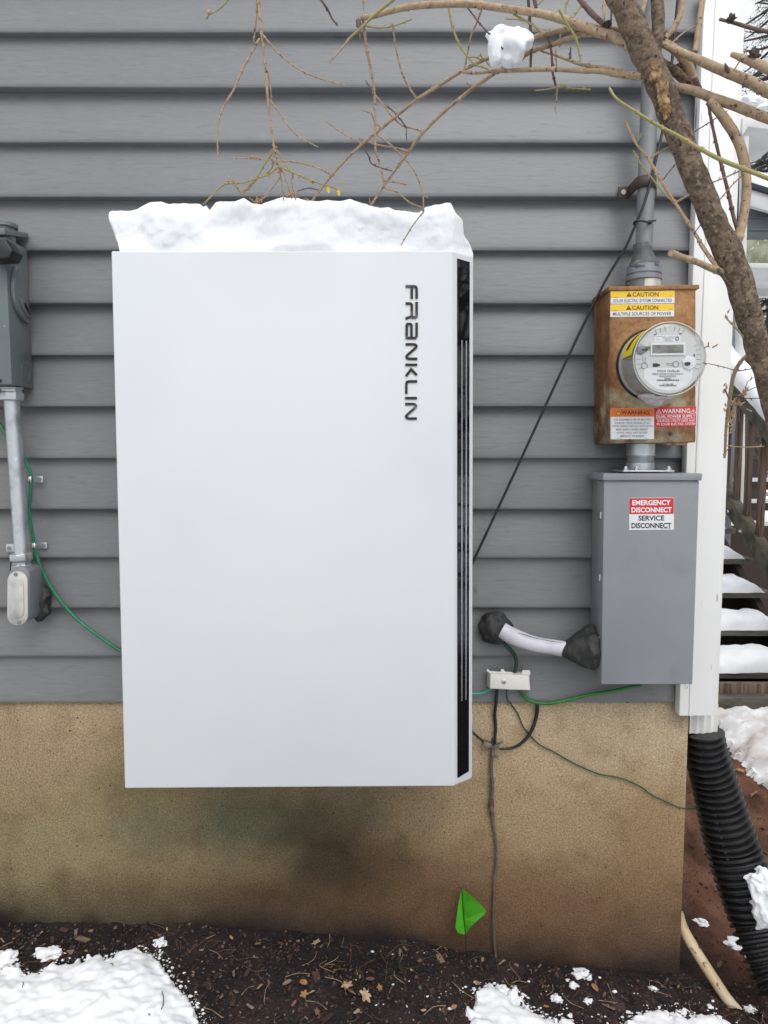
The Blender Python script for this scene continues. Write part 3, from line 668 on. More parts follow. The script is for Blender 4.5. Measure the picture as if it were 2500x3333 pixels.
# face_plate lies slightly behind the cover: measured with the cb crop
fpl('display_frame', rect(cb, 805, 795, 1222, 945, -6), m_stwhite, .003)
fpl('display', rect(cb, 822, 822, 1200, 922, -5), m_glasslcd, .0034)
write('1 30012', (*cb(960, 832), *cb(1100, 862)), YF - .0036, m_inkgrey, face, .02)
lbl = fpl('nameplate', [cb(726, 1100), cb(1306, 1088), cb(1304, 1215), cb(1240, 1300), cb(1140, 1355), cb(1010, 1372), cb(880, 1345), cb(790, 1290), cb(726, 1225)], m_stwhite, .0005)
YN = YF - .0009
write('FOCUS  FAXRe-SD', (*cb(885, 1122), *cb(1152, 1148)), YN, m_ink, lbl, .012)
write('FORM 2S CL200 240V 3W 60Hz TA=30 Kh 7.2', (*cb(822, 1160), *cb(1192, 1180)), YN, m_ink, lbl, .004)
write('00030343702RD', (*cb(908, 1188), *cb(1106, 1208)), YN, m_ink, lbl, .004)
write('PSE&G', (*cb(970, 1214), *cb(1048, 1232)), YN, m_ink, lbl, .012)
write('192 486 886', (*cb(945, 1284), *cb(1078, 1300)), YN, m_ink, lbl, .006)
def barcode(x0, x1_, y0, y1_):
    mb = MB(); x = x0; random.seed(3)
    while x < x1_:
        w_ = random.choice((2, 3, 5)); q_ = [P(*c_, YN) for c_ in rect(cb, x, y0, x + w_, y1_)]
        mb.add(q_, [(0, 1, 2, 3)]); x += w_ + random.choice((2, 3, 4))
    mb.build('barcode', m_ink, lbl)
barcode(880, 1144, 1236, 1254); barcode(908, 1114, 1302, 1318)
fpl('small_label', rect(cb, 850, 705, 1162, 785, -4), m_stwhite, .0005)
for i in range(4):
    write('LORENBIRD 410 RTNG'[:18] if 0 else ('UTILITY METER UNIT' if i == 0 else ('4G7 PT 61' if i == 1 else 'RATED 0A0 1050')), (*cb(900 + 20 * i, 716 + i * 16), *cb(1080 - 12 * i, 724 + i * 16)), YF - .0008, m_inkgrey, face, .0) if 0 else None
def fl(x0, y0, x1_, y1_): fpl('small_print', rect(cb, x0, y0, x1_, y1_), m_inkgrey, .0008)
for a in ((862, 718, 985, 721), (1030, 716, 1150, 719), (945, 734, 1085, 740), (975, 752, 1050, 757), (955, 770, 1075, 775), (870, 752, 910, 755)): fl(*a)
b = MB(); b.lathe(P(*cb(1120, 748), YF), (0, -1, 0), [(0, .0042), (.0009, .0042), (.0009, .0026), (0, .0026)], 20); b.build('round_mark', m_ink, face)
fpl('slot', rect(cb, 845, 692, 872, 703), m_black, .001); fpl('slot', rect(cb, 1148, 680, 1175, 692), m_black, .001); fpl('slot', rect(cb, 1322, 930, 1335, 962), m_black, .001)
fpl('port', [cb(832, 1042), cb(892, 1042), cb(892, 1050), cb(916, 1050), cb(916, 1074), cb(892, 1074), cb(892, 1084), cb(832, 1084)], m_black, .001)
for (cx_, cy_, hor) in ((727, 1072, 0), (1104, 1052, 1)):
    b = MB(); b.lathe(P(*cb(cx_, cy_), YF), (0, -1, 0), [(0, .0068), (.001, .0068), (.001, .0056), (0, .0056)], 24); b.build('tab_outline', m_castgrey, face)
    for k in (-1, 1):
        r_ = rect(cb, cx_ - 112, cy_ + k * 11 - 2, cx_ - 20, cy_ + k * 11 + 2) if hor else rect(cb, cx_ + k * 14 - 2, cy_ - 112, cx_ + k * 14 + 2, cy_ - 22)
        fpl('tab_outline', r_, m_castgrey, .001)
b = MB(); c_ = P(*cb(1262, 1040), YF); b.lathe(c_, (0, -1, 0), [(0, .0165), (.003, .0155), (.004, .014), (.004, .0)], 6); b.build('button_frame', m_stwhite, face, bev=.0008)
b = MB(); b.pxbox([cb(1212 + 0, 1046), cb(1224, 1026), cb(1275, 1024), cb(1288, 1042), cb(1276, 1066), cb(1226, 1068)], YF - .007, YF - .002); b.build('button', m_black, face, bev=.001)
c_ = P(*cb(685, 882), YF); b = MB(); b.lathe(c_, (0, -1, 0), [(0, .009), (.003, .009), (.004, .007), (.004, 0)], 24); b.build('optical_port', m_castgrey, face, smooth=True)
fpl('latch', rect(cb, 700, 868, 768, 892), m_black, .0045); fpl('latch', rect(cb, 720, 840, 800, 866), m_inkgrey, .003)
# moulded ticks round the face
for k in range(40):
    a = 2 * math.pi * k / 40
    if 200 < math.degrees(a) < 340: continue
    d_ = Vector((math.cos(a), 0, math.sin(a))); p0 = Vector((MCX, YF - .0004, MCZ)) + d_ * .059; p1 = Vector((MCX, YF - .0004, MCZ)) + d_ * .069
    if k % 1 == 0 and (math.degrees(a) < 35 or math.degrees(a) > 325 or 60 < math.degrees(a) < 120 or 150 < math.degrees(a) < 215):
        b = MB(); b.beam(p0, p1, .0008, .0008); b.build('moulded_rib', m_castgrey, face)
# yellow band sticker on the side
b = MB(); rows = []
for i in range(20):
    a = R(172 - 66 * i / 19); d_ = Vector((math.cos(a), 0, math.sin(a)))
    rows.append([Vector((MCX, YM - .026, MCZ)) + d_ * .0762, Vector((MCX, YM - LM + .016, MCZ)) + d_ * .0764])
b.ring(rows, close=False); ys_ = b.build('yellow_sticker', m_meteryel, met)
b = MB(); rows = []
for i in range(12):
    a = R(160 - 34 * i / 11); d_ = Vector((math.cos(a), 0, math.sin(a)))
    rows.append([Vector((MCX, YM - .042, MCZ)) + d_ * .0767, Vector((MCX, YM - .060, MCZ)) + d_ * .0767])
b.ring(rows, close=False); b.build('black_bar', m_ink, ys_)
b = MB()
for (dx, dz, r_, sd_) in ((.0, -.078, (.024, .034, .008), 3), (-.020, -.074, (.018, .030, .007), 5), (.018, -.076, (.016, .03, .007), 8), (.004, -.086, (.011, .014, .010), 11), (-.010, -.084, (.012, .016, .008), 15)):
    b.blob((MCX - .006 + dx, YM - .050, MCZ + dz), r_, sd_, .25, 1.6)
tag(melt(b.build('ice_lump', M('pinkish_ice', (.60, .54, .55), .35, bump=[(60, .4, .003)]), smooth=True), .0022), 'pinkish white lump of ice hanging under the round meter', 'ice')

# ------------------------------------------------------------------ service entrance conduit above the meter box
m0 = P(2104, 915, -.06)
mast = thing('service_conduit', m0, 'weathered grey conduit running up the siding above the rusty meter box', 'conduit')
def pl(lst, y): return [P(u, v, y) for u, v in lst]
pt = P(2136, -250, -.06); pb = P(2093, 872, -.06)
b = MB(); b.cyl(pb, pt, .0192, 32); b.build('pipe', m_conduit, mast, smooth=True)
b = MB()
q = pl([(2091, 795), (2092, 822), (2093, 846), (2095, 862), (2096, 880)], -.06)
b.tube(q, [.0205, .0225, .028, .036, .0375], 28, 5, .14, 3, 40); b.build('sealant_wrap', m_seal, mast, smooth=True)
q = P(2096, 866, -.06); b = MB(); b.lathe(q, (0, 0, -1), [(0, .036), (.002, .0385), (.02, .0395), (.021, .037), (.023, .037), (.024, .0405), (.034, .0405), (.036, .036), (.037, .0355), (.060, .0355)], 12 * 4)
b.build('hub', m_castgrey, mast, smooth=True)
q = P(2098, 906, -.06); b = MB(); b.lathe(q, (0, 0, -1), [(0, .0362), (.03, .0362)], 40); b.build('hub_collar', m_alu, mast, smooth=True)
for u in (2043, 2135):
    b = MB(); b.lathe(P(*c4((u - 1850) / .3918, 332), -.085), (0, 0, 1), [(0, .005), (.003, .005), (.006, .003)], 14); b.build('bolt', m_brown, mast)
# strap holding the conduit
sc_ = P(2088, 606, -.045)
sp = thing('pipe_strap', (sc_.x, -.02, sc_.z), 'brown two-hole strap clamping the weathered conduit to the siding', 'pipe strap')
b = MB(); rows = []
cxm = P(2101, 606, -.06).x
for i in range(17):
    a = math.pi * i / 16; c_ = Vector((cxm - .0205 * math.cos(a), -.06 - .0210 * math.sin(a) + .0, 0))
    rows.append([Vector((c_.x, c_.y, sc_.z + .012)), Vector((c_.x, c_.y, sc_.z - .014))])
rows = [[Vector((cxm - .0205, -.006, sc_.z + .012)), Vector((cxm - .0205, -.006, sc_.z - .014))]] + rows + [[Vector((cxm + .0205, -.006, sc_.z + .012)), Vector((cxm + .0205, -.006, sc_.z - .014))]]
b.ring(rows, close=False); o = b.build('saddle', m_brown, sp, smooth=True); sm = o.modifiers.new('s', 'SOLIDIFY'); sm.thickness = .003; sm.offset = 1
for k in (-1, 1):
    b = MB(); b.box((cxm + k * .0205 - (.026 if k < 0 else 0), -.010, sc_.z - .015), (cxm + k * .0205 + (.026 if k > 0 else 0), -.004, sc_.z + .013)); e_ = b.build('ear', m_brown, sp, bev=.004)
    b = MB(); b.lathe((cxm + k * .034, -.010, sc_.z - .001), (0, -1, 0), [(0, .006), (.002, .0055), (.002, .003), (.001, .0028), (.001, 0)], 16); b.build('screw', m_alu, e_)

# conduit nipple between the two boxes
nip = thing('conduit_nipple', P(2085, 1535, -.055), 'short shiny threaded conduit between the meter box and the disconnect box', 'conduit')
def zc(v): return P(2085, v, -.055).z
nx_ = P(2085, 1490, -.055).x
b = MB(); pr = [(0, .0325), (zc(1445) - zc(1482), .0325), (zc(1445) - zc(1484), .031)]
for k in range(7): zz = zc(1445) - zc(1484 + k * 3.0); pr += [(zz + .0006, .0312), (zz + .0014, .0298)]
pr += [(zc(1445) - zc(1506), .0325), (zc(1445) - zc(1530), .0325)]
b.lathe((nx_, -.055, zc(1445)), (0, 0, -1), pr, 40); b.build('pipe', m_galv, nip, smooth=True)
b = MB(); b.box((nx_ - .060, -.112, zc(1535)), (nx_ + .060, -.012, zc(1529))); fl_ = b.build('flange', m_galv, nip, bev=.002)
for dx in (-.05, -.025, .05):
    b = MB(); b.lathe((nx_ + dx, -.100, zc(1529)), (0, 0, 1), [(0, .006), (.004, .006), (.005, .004), (.009, .003)], 6); b.build('bolt', m_chrome, fl_)

# ------------------------------------------------------------------ service disconnect box
YD = -.115
dbx = thing('disconnect_box', (P(2110, 2228, YD).x, -.06, P(2110, 2228, YD).z), 'plain grey disconnect box with a red and white emergency label', 'disconnect box')
b = MB(); b.pxbox([(1972, 1560), (2268, 1560), (2249, 2222), (1962, 2222)], YD + .006, -.001); b.build('body', m_box, dbx, bev=.003)
b = MB(); b.pxbox([(1966, 1564), (2277, 1564), (2255, 2228), (1957, 2228)], YD, YD + .055); door = b.build('cover', m_box, dbx, bev=.003)
b = MB(); b.pxbox([(1964, 1541), (2287, 1541), (2285, 1564), (1963, 1564)], YD - .007, -.004); b.build('rain_lid', m_box, dbx, bev=.002)
for v in (1678, 1882, 2086):
    zz = P(1960, v, YD + .01).z; xx = P(1961, v, YD).x
    xx = P(1966 - 9 * (v - 1564) / 664, v, YD).x
    b = MB(); b.box((xx - .0035, YD + .014, zz - .008), (xx + .001, YD + .022, zz + .008)); b.build('latch_clip', m_chrome, dbx, bev=.0008)
b = MB(); tor = [P(2234 + 5 * math.cos(a), 2232 + 8 * math.sin(a), YD + .01) for a in [i * .5 for i in range(0, 9)]]
b.tube(tor, .0008, 6, 2); b.build('seal_ring', m_galv, dbx)
st = label_plate('safety_label', rect(c5, 487, 420, 845, 678, -3), YD, m_stwhite, dbx, .0007, .0003)
label_plate('red_band', rect(c5, 489, 422, 843, 549, -2), YD - .0007, m_stred, st, .0004)
write('EMERGENCY', (*c5(512, 436), *c5(820, 478)), YD - .00125, m_stwhite, st, .035, -1)
write('DISCONNECT', (*c5(505, 494), *c5(828, 536)), YD - .00125, m_stwhite, st, .035, -.5)
write('SERVICE', (*c5(560, 560), *c5(768, 602)), YD - .0009, m_ink, st, .03, -.5)
write('DISCONNECT', (*c5(505, 619), *c5(824, 662)), YD - .0009, m_ink, st, .03, -.5)
label_plate('small_print', rect(c5, 745, 665, 820, 668), YD - .0009, m_inkgrey, st, .0001)

# ------------------------------------------------------------------ cables
def cable(name, pts, r, mat, label, cat='cable', n=10, sub=5, group=None, par=None):
    b = MB(); b.tube(pts, r, n, sub)
    o = b.build(name, mat, par, smooth=True)
    if par is None: tag(o, label, cat, group)
    return o
cable('black_cable', [P(*c3(1090, -60), -.05), P(*c3(1085, 0), -.05), P(*c3(1068, 180), -.055), P(*c3(1048, 400), -.06), P(*c3(1020, 650), -.065), P(*c3(985, 850), -.07), P(*c3(945, 1020), -.08), P(*c3(915, 1150), -.085), P(*c3(865, 1310), -.09), P(*c3(820, 1420), -.088), P(*c3(760, 1560), -.08), P(*c3(700, 1659), -.07), P(1960, 934, -.06), P(1850, 1160, -.05), P(1700, 1485, -.04), P(1600, 1700, -.035), P(1543, 1822, -.03), P(1500, 1920, -.03)], .0032, m_rubber, 'black cable slanting from the conduit across the siding to the battery cabinet')
cable('cable_tie', [P(*c3(805, 1425), -.075), P(*c3(812, 1408), -.096), P(*c3(850, 1402), -.103), P(*c3(900, 1412), -.09), P(*c3(912, 1405), -.082), P(*c3(946, 1400), -.08)], .0022, m_black, 'black cable tie cinched round the conduit and the black cable', 'cable tie')
b = MB(); b.blob(P(*c3(908, 1412), -.086), (.005, .004, .005), 2); b.build('tie_head', m_black, bpy.data.objects['cable_tie'])
YW = -.006
cable('aqua_wire', [P(1500, 2262, -.03), P(*ca(60, 1084), -.02), P(*ca(120, 1081), -.014), P(*ca(210, 1075), -.012), P(*ca(262, 1050), -.014), P(*ca(300, 1020), -.016)], .0031, m_aqua, 'short aqua green wire from the battery cabinet to the white bonding block', 'wire')
cable('green_ground_wire', [P(*ca(575, 1030), -.018), P(*ca(600, 1075), -.014), P(*ca(650, 1130), -.012), P(*ca(740, 1167), -.012), P(*ca(850, 1176), -.012), P(*ca(1000, 1152), -.014), P(*ca(1250, 1092), -.016), P(*ca(1500, 1050), -.02), P(*ca(1659, 1014), -.022), P(2085, 2229, -.03), P(2105, 2205, -.04)], .0044, m_green2, 'bright green wire curving from the white bonding block up under the disconnect box', 'wire')
cable('dark_green_wire', [P(*ca(375, 535), -.03), P(*ca(420, 580), -.028), P(*ca(480, 640), -.022), P(*ca(530, 710), -.018), P(*ca(546, 780), -.016), P(*ca(532, 860), -.016), P(*ca(528, 890), -.018)], .0046, m_dkgreen, 'dark green wire from the round putty seal down into the white bonding block', 'wire')
YG = .004
cable('black_wire', [P(*ca(358, 1030), -.016), P(*ca(348, 1150), -.010), P(*ca(334, 1280), .004), P(*ca(342, 1400), .006), P(*ca(337, 1500), .004), P(*ca(336, 1590), .0)], [.0038, .0044, .0044, .0038, .0036], m_rubber, 'black wire hanging straight down from the white bonding block to the clamp', 'wire')
cable('looping_black_wire', [P(*ca(748, 1170), -.002), P(*ca(750, 1240), .002), P(*ca(735, 1330), .004), P(*ca(705, 1420), .0), P(*ca(650, 1510), .0), P(*ca(570, 1583), .0), P(*ca(480, 1616), .0), P(*ca(380, 1622), -.002)], [.0048, .0044, .003], m_rubber, 'thick black wire looping below the bright green wire round to the clamp', 'wire')
cable('short_black_wire', [P(*ca(60, 1400), -.02), P(*ca(120, 1462), -.008), P(*ca(180, 1515), -.002), P(*ca(240, 1562), -.002)], .003, m_rubber, 'short black wire from behind the battery cabinet to the clamp', 'wire')
thin = [ca(450, 1035), ca(455, 1130), ca(500, 1190), ca(560, 1280), ca(610, 1400), ca(680, 1490), ca(760, 1570), ca(850, 1622), c6(720, 718), c6(785, 757), c6(850, 790), c6(930, 823), c6(985, 832), c6(1040, 846), c6(1110, 878), c6(1160, 915), c6(1220, 942), c6(1270, 965), c6(1310, 972)]
cable('thin_green_wire', [P(u, v, -.012 if v < 2282 else .006) for u, v in thin] + [P(*c6(1340, 972), .03), P(*c6(1400, 968), .06)], .0018, M('thin_green_jacket', (.01, .055, .025), .45), 'thin dark green wire wandering across the stucco from the bonding block to the drain pipe', 'wire')
# the rod and wire running down the foundation
gr = thing('ground_conductor', P(*c6(485, 1600), .0), 'thin grey ground conductor running down the stucco into the mulch', 'wire')
cable('wire', [P(*c6(u, v), .004) for u, v in ((466, 740), (464, 810), (470, 860), (468, 900), (465, 935), (468, 1005), (478, 1080), (486, 1150), (484, 1220), (476, 1290), (474, 1380), (472, 1460), (476, 1540), (486, 1640))], [.0042, .004, .0042, .0036, .0034, .0034, .0036], M('oxidised_wire', (.085, .075, .068), .6, var=[((.15, .13, .11), 40, 4, .5, .7)]), '', par=gr)
cable('bare_strand', [P(*c6(u, v), .002) for u, v in ((474, 730), (459, 780), (462, 840), (458, 900), (464, 935))], .0014, m_copper, '', par=gr)
b = MB(); b.tube([P(*c6(464, 930), .002), P(*c6(463, 955), .0), P(*c6(467, 985), .0), P(*c6(468, 1004), .002)], [.0045, .008, .0055, .0065], 10, 4, .3, 4, 120); b.build('split_bolt', m_copper, gr, smooth=True)
b = MB(); b.tube([P(*c6(455, 938), -.006), P(*c6(475, 936), -.006)], .003, 8, 1); b.build('split_bolt', m_copper, gr)
# clamp
cp = thing('ground_clamp', P(*ca(310, 1600), -.005), 'tarnished metal clamp joining the black wires on the stucco', 'clamp')
def flat(px, y0, y1, nm, mat): b = MB(); b.pxbox(px, y0, y1); return b.build(nm, mat, cp, bev=.0012)
m_clamp = M('tarnished_clamp', (.24, .21, .18), .5, metal=.6, var=[((.10, .09, .08), 60, 4, .45, .65)])
flat([ca(232, 1552), ca(300, 1570), ca(330, 1610), ca(260, 1610), ca(208, 1592)], -.012, .004, 'jaw', m_clamp)
flat([ca(300, 1592), ca(375, 1605), ca(382, 1628), ca(300, 1634)], -.013, .003, 'jaw', m_clamp)
flat([ca(330, 1590), ca(420, 1555), ca(375, 1592), ca(335, 1612)], -.008, .002, 'wing', m_clamp)
flat([ca(300, 1625), ca(335, 1628), ca(325, 1690), ca(300, 1700)], -.004, .008, 'strap_end', m_clamp)
b = MB(); a_ = P(*ca(310, 1605), -.010); pr = []
for k in range(9): pr += [(k * .0026, .0022), (k * .0026 + .0013, .0036)]
b.lathe(a_, (.02, 0, 1), pr + [(.026, .001)], 12); b.build('screw', m_black, cp)
b = MB(); b.lathe(P(*c6(486, 745), .004), (0, -1, 0), [(0, .005), (.002, .0048), (.003, .0)], 16); b.build('screw', m_clamp, cp)

# ------------------------------------------------------------------ white bonding block
bb = thing('bonding_block', P(*ca(480, 1045), -.01), 'small white plastic bonding block with a centre screw below the putty seal', 'terminal block')
fr = [P(*ca(u, v), -.034) for u, v in ((290, 884), (500, 893), (668, 905), (682, 1045), (480, 1040), (286, 1031))]
bk = [P(*ca(u, v), -.004) for u, v in ((256, 850), (500, 862), (672, 858), (684, 1045), (480, 1042), (250, 1006))]
b = MB(); b.prism(fr, bk); b.build('cover', m_bond, bb, bev=.0018)
# raised rim tabs with the scalloped cut-outs between
for px in ([(252, 858), (262, 832), (284, 858), (392, 866), (392, 885), (288, 882)], [(392, 840), (420, 840), (432, 862), (510, 868), (510, 886), (392, 884)], [(598, 868), (606, 848), (672, 846), (684, 862), (680, 900), (600, 900)]):
    b = MB(); b.prism([P(*ca(u, v), -.024) for u, v in px], [P(*ca(u, v), -.004) for u, v in px]); b.build('rim_tab', m_bond, bb, bev=.001)
sc = MB(); c_ = P(*ca(425, 962), -.0345); sc.lathe(c_, (0, -1, 0), [(0, .0062), (.0012, .0062), (.0018, .0052), (.0018, .0)], 24); sw = sc.build('screw', m_chrome, bb, smooth=True)
for a in (30, 120):
    b = MB(); d_ = Vector((math.cos(R(a)), 0, math.sin(R(a)))) * .0036; c2_ = c_ + Vector((0, -.0020, 0)); b.beam(c2_ - d_, c2_ + d_, .0010, .0010); b.build('screw_slot', m_black, sw)

# ------------------------------------------------------------------ putty seals and white duct
def lump(name, center, r, seed, mat, label, cat, amp=.22):
    b = MB(); b.blob(center, r, seed, amp, 1.7, 48, 32); return tag(b.build(name, mat, smooth=True), label, cat)
lump('putty_seal', P(*ca(340, 438), -.012), (.041, .034, .041), 4, m_putty, 'round dark grey putty ball sealing the hole in the siding', 'putty', .20)
rows = []
b = MB()
pth = [P(*ca(u, v), y) for u, v, y in ((985, 632, -.050), (1030, 645, -.052), (1100, 648, -.056), (1180, 640, -.062), (1250, 628, -.064), (1305, 622, -.064), (1338, 628, -.062))]
b.tube(pth, [.0195, .023, .031, .041, .049, .048, .034], 36, 8, .32, 9, 34)
tag(b.build('putty_seal', m_putty, smooth=True), 'cone shaped dark grey putty where the white duct enters the disconnect box', 'putty')
b = MB(); b.tube([P(*ca(u, v), y) for u, v, y in ((405, 455, -.040), (500, 508, -.048), (620, 558, -.052), (760, 598, -.052), (900, 622, -.052), (1010, 640, -.052))], [.0195, .0205, .0195, .0185, .0185, .0195], 28, 6, .05, 2, 40)
duct = tag(b.build('white_duct', m_pvc, smooth=True), 'short white duct bridging the two dark putty seals', 'duct')
b = MB(); b.tube([P(*ca(u, v), y) for u, v, y in ((560, 480, -.067), (640, 505, -.070), (740, 535, -.071), (800, 548, -.071), (900, 565, -.071), (990, 578, -.070))], [.0004, .0011, .0009, .0005, .0009, .0004], 6, 5); b.build('seam', m_putty, duct, smooth=True)

# ------------------------------------------------------------------ left switch box
YS = -.102
sw_ = thing('switch_box', P(-60, 1250, -.05), 'dark green grey safety switch box with a side lever, cut by the left edge', 'switch box')
zt2, zb3 = P(27, 770, YS).z, P(27, 1252, YS).z
XR = P(27, 1000, YS).x
b = MB(); b.prism([(XR - .26, YS, zt2), (XR, YS, zt2), (XR + .001, YS, zb3), (XR - .26, YS, zb3)], [(XR - .26, -.001, zt2), (XR, -.001, zt2), (XR + .001, -.001, zb3), (XR - .26, -.001, zb3)])
b.build('body', m_box_old, sw_, bev=.003)
b = MB(); zl = P(83, 800, -.001).z
b.prism([(XR - .262, YS - .008, zt2 + .002), (XR + .003, YS - .008, zt2 + .002), (XR + .003, YS - .008, zt2 + .016), (XR - .262, YS - .008, zt2 + .016)], [(XR - .262, .0, zl - .012 + .03), (XR + .003, .0, zl - .012 + .03), (XR + .003, .0, zl + .03), (XR - .262, .0, zl + .03)])
b.build('rain_lid', m_box_old, sw_, bev=.0015)
b = MB(); b.lathe((P(12, 720, -.06).x, -.06, zt2 - .0), (0, 0, 1), [(0, .024), (.030, .024), (.032, .030), (.040, .030), (.042, .024)], 28); b.build('hub', m_box_old, sw_, smooth=True)
b = MB(); b.pxbox([c7(-60, 190), c7(20, 178), c7(58, 235), c7(40, 272), c7(-60, 275)], YS - .050, YS - .001); b.build('lever_hood', m_black, sw_, bev=.003)
# lever plate on the right side: crescent shape
def sidepx(x, y): d_ = PX(*c7(x, y), XR + .001); return d_
pts_ = [(62, 308), (50, 345), (46, 400), (50, 450), (64, 505), (90, 550), (118, 578), (124, 560), (118, 520), (112, 470), (100, 400), (88, 350), (76, 312)]
fr = [sidepx(x, y) for x, y in pts_]
b = MB(); b.prism([p + Vector((.010, 0, 0)) for p in fr], fr); lv = b.build('lever', m_box_old, sw_, bev=.002)
fr = [sidepx(x, y) for x, y in ((70, 462), (82, 465), (112, 515), (118, 548), (104, 545), (78, 500))]
b = MB(); b.prism([p + Vector((.016, 0, 0)) for p in fr], [p + Vector((.009, 0, 0)) for p in fr]); b.build('grip', m_box_old, lv, bev=.0015)
fr = [sidepx(x, y) for x, y in ((80, 478), (86, 478), (108, 520), (112, 538), (104, 534), (84, 500))]
b = MB(); b.prism([p + Vector((.0165, 0, 0)) for p in fr], [p + Vector((.0155, 0, 0)) for p in fr]); b.build('grip_slot', m_black, lv)
kc = sidepx(118, 802)
b = MB(); b.lathe(kc, (1, 0, 0), [(0, .020), (.001, .020), (.001, .0185), (0, .0185)], 32); b.build('knockout', m_box_old, sw_)
b = MB(); b.pxbox(rect(c7, -4, 834, 7, 848), YS - .002, YS); b.build('latch', m_black, sw_)

def axis_pts(a, b_, y): return P(*c7(*a), y), P(*c7(*b_), y)
cd = thing('conduit', P(*c7(70, 1700), -.05), 'shiny galvanised conduit dropping from the left switch box to a cast elbow', 'conduit')
a0, a1 = axis_pts((53, 905), (105, 1665), -.05)
b = MB(); b.cyl(a0, a1, .0178, 32); b.build('pipe', m_galv, cd, smooth=True)
for (t0, l_) in (((54, 872), 0), ((98, 1640), 1)):
    p_ = P(*c7(*t0), -.05)
    b = MB()
    if not l_: b.lathe(p_, (0, 0, -1), [(0, .027), (.004, .027), (.005, .024), (.012, .024), (.013, .028), (.030, .027), (.032, .022)], 8); b.build('coupling', m_galv, cd, bev=.001)
    else: b.lathe(p_, (.03, 0, -1), [(0, .020), (.002, .0265), (.018, .0265), (.020, .022), (.028, .022), (.030, .0245), (.038, .0245), (.04, .021)], 8); b.build('coupling', m_galv, cd, bev=.001)
eb = thing('conduit_elbow', P(*c7(80, 1980), -.05), 'grey cast conduit elbow with a pale oval cover plate, below the shiny conduit', 'conduit fitting')
b = MB()
oval = [c7(103 + 50 * math.cos(a), (1745 if math.sin(a) < 0 else 1925) + 42 * math.sin(a)) for a in [2 * math.pi * i / 28 for i in range(28)]]
b.prism([P(u - 10, v, -.078) for u, v in oval], [Vector((P(u - 10, v, -.078).x + .004, -.022, P(u, v, -.078).z)) for u, v in oval]); b.build('body', m_castgrey, eb, bev=.003)
b = MB(); b.cyl(P(*c7(100, 1770), -.05), P(*c7(98, 1690), -.05), .0215, 28); b.build('neck', m_castgrey, eb, smooth=True)
ov = [c7(81 + 48 * math.cos(a), (1774 if math.sin(a) < 0 else 1930) + 48 * math.sin(a)) for a in [2 * math.pi * i / 32 for i in range(32)]]
b = MB(); b.prism([P(u, v, -.086) for u, v in ov], [Vector((P(u, v, -.086).x, -.079, P(u, v, -.086).z)) for u, v in ov]); cv = b.build('cover_plate', m_alu, eb, bev=.001)
ov2 = [c7(83 + 27 * math.cos(a), (1795 if math.sin(a) < 0 else 1915) + 27 * math.sin(a)) for a in [2 * math.pi * i / 32 for i in range(32)]]
b = MB(); b.prism([P(u, v, -.0885) for u, v in ov2], [Vector((P(u, v, -.0885).x, -.0862, P(u, v, -.0885).z)) for u, v in ov2]); b.build('raised_panel', m_alu, cv, bev=.001)
for y_ in (1740, 1962):
    b = MB(); b.lathe(P(*c7(73 if y_ < 1800 else 88, y_), -.086), (0, -1, 0), [(0, .005), (.0015, .0048), (.002, 0)], 14); b.build('screw', m_castgrey, cv, smooth=True)
b = MB(); b.tube([P(*c7(195, 1790), -.006), P(*c7(196, 1840), -.012), P(*c7(188, 1900), -.014), P(*c7(178, 1950), -.008)], [.010, .020, .022, .012], 20, 5, .6, 4, 55)
tag(b.build('putty_seal', m_putty, smooth=True), 'ragged dark putty beside the cast elbow at the left', 'putty')
b = MB(); b.pxbox([c7(48, 1670), c7(62, 1665), c7(62, 1740), c7(44, 1735)], -.03, -.004); tag(b.build('tar_scrap', m_black), 'black scrap of tar paper tucked behind the cast elbow', 'scrap')
gpts = [(-30, 1005), (0, 1045), (20, 1075), (50, 1110), (85, 1155), (112, 1200), (137, 1255), (145, 1300), (140, 1370), (134, 1440), (146, 1530), (161, 1610), (187, 1700), (250, 1818), (340, 1930), (450, 2020), (565, 2098), (640, 2140)]
cable('green_wire', [P(*c7(x, y), -.014 if x > 90 else -.018) for x, y in gpts], .0044, m_green, 'green wire snaking down the siding from the left edge to the battery cabinet', 'wire')
for (x, y, side, lab) in ((141, 1299, 1, 'upper small zinc clip holding the green wire to the siding'), (160, 1608, 1, 'lower small zinc clip holding the green wire, below the other clip')):
    t = thing('wire_clip', P(*c7(x, y), -.01), lab, 'clip')
    b = MB(); rows = []
    c_ = P(*c7(x, y), -.014)
    for i in range(9):
        a = math.pi * i / 8; rows.append([Vector((c_.x - .0056 * math.cos(a), -.014 - .0058 * math.sin(a), c_.z + .008)), Vector((c_.x - .0056 * math.cos(a), -.014 - .0058 * math.sin(a), c_.z - .008))])
    b.ring(rows, close=False); o = b.build('saddle', m_chrome, t, smooth=True); sm = o.modifiers.new('s', 'SOLIDIFY'); sm.thickness = .0012
    b = MB(); b.box((c_.x + .0056, -.0065, c_.z - .008), (c_.x + .027, -.004, c_.z + .008)); e_ = b.build('ear', m_galv, t, bev=.0018)
    b = MB(); b.lathe((c_.x + .019, -.0066, c_.z), (0, -1, 0), [(0, .0052), (.0016, .005), (.0016, .002), (.001, 0)], 14); b.build('screw', m_castgrey, e_)
t = thing('strap_ear', P(*c7(48, 1618), -.01), 'small zinc strap ear just left of the galvanised conduit foot', 'strap')
c_ = P(*c7(50, 1618), -.006); b = MB(); b.box((c_.x - .011, -.009, c_.z - .011), (c_.x + .014, -.005, c_.z + .011)); b.build('ear', m_galv, t, bev=.002)
b = MB(); b.lathe((c_.x - .002, -.009, c_.z), (0, -1, 0), [(0, .005), (.0016, .0048), (.0016, 0)], 14); b.build('screw', m_castgrey, t)
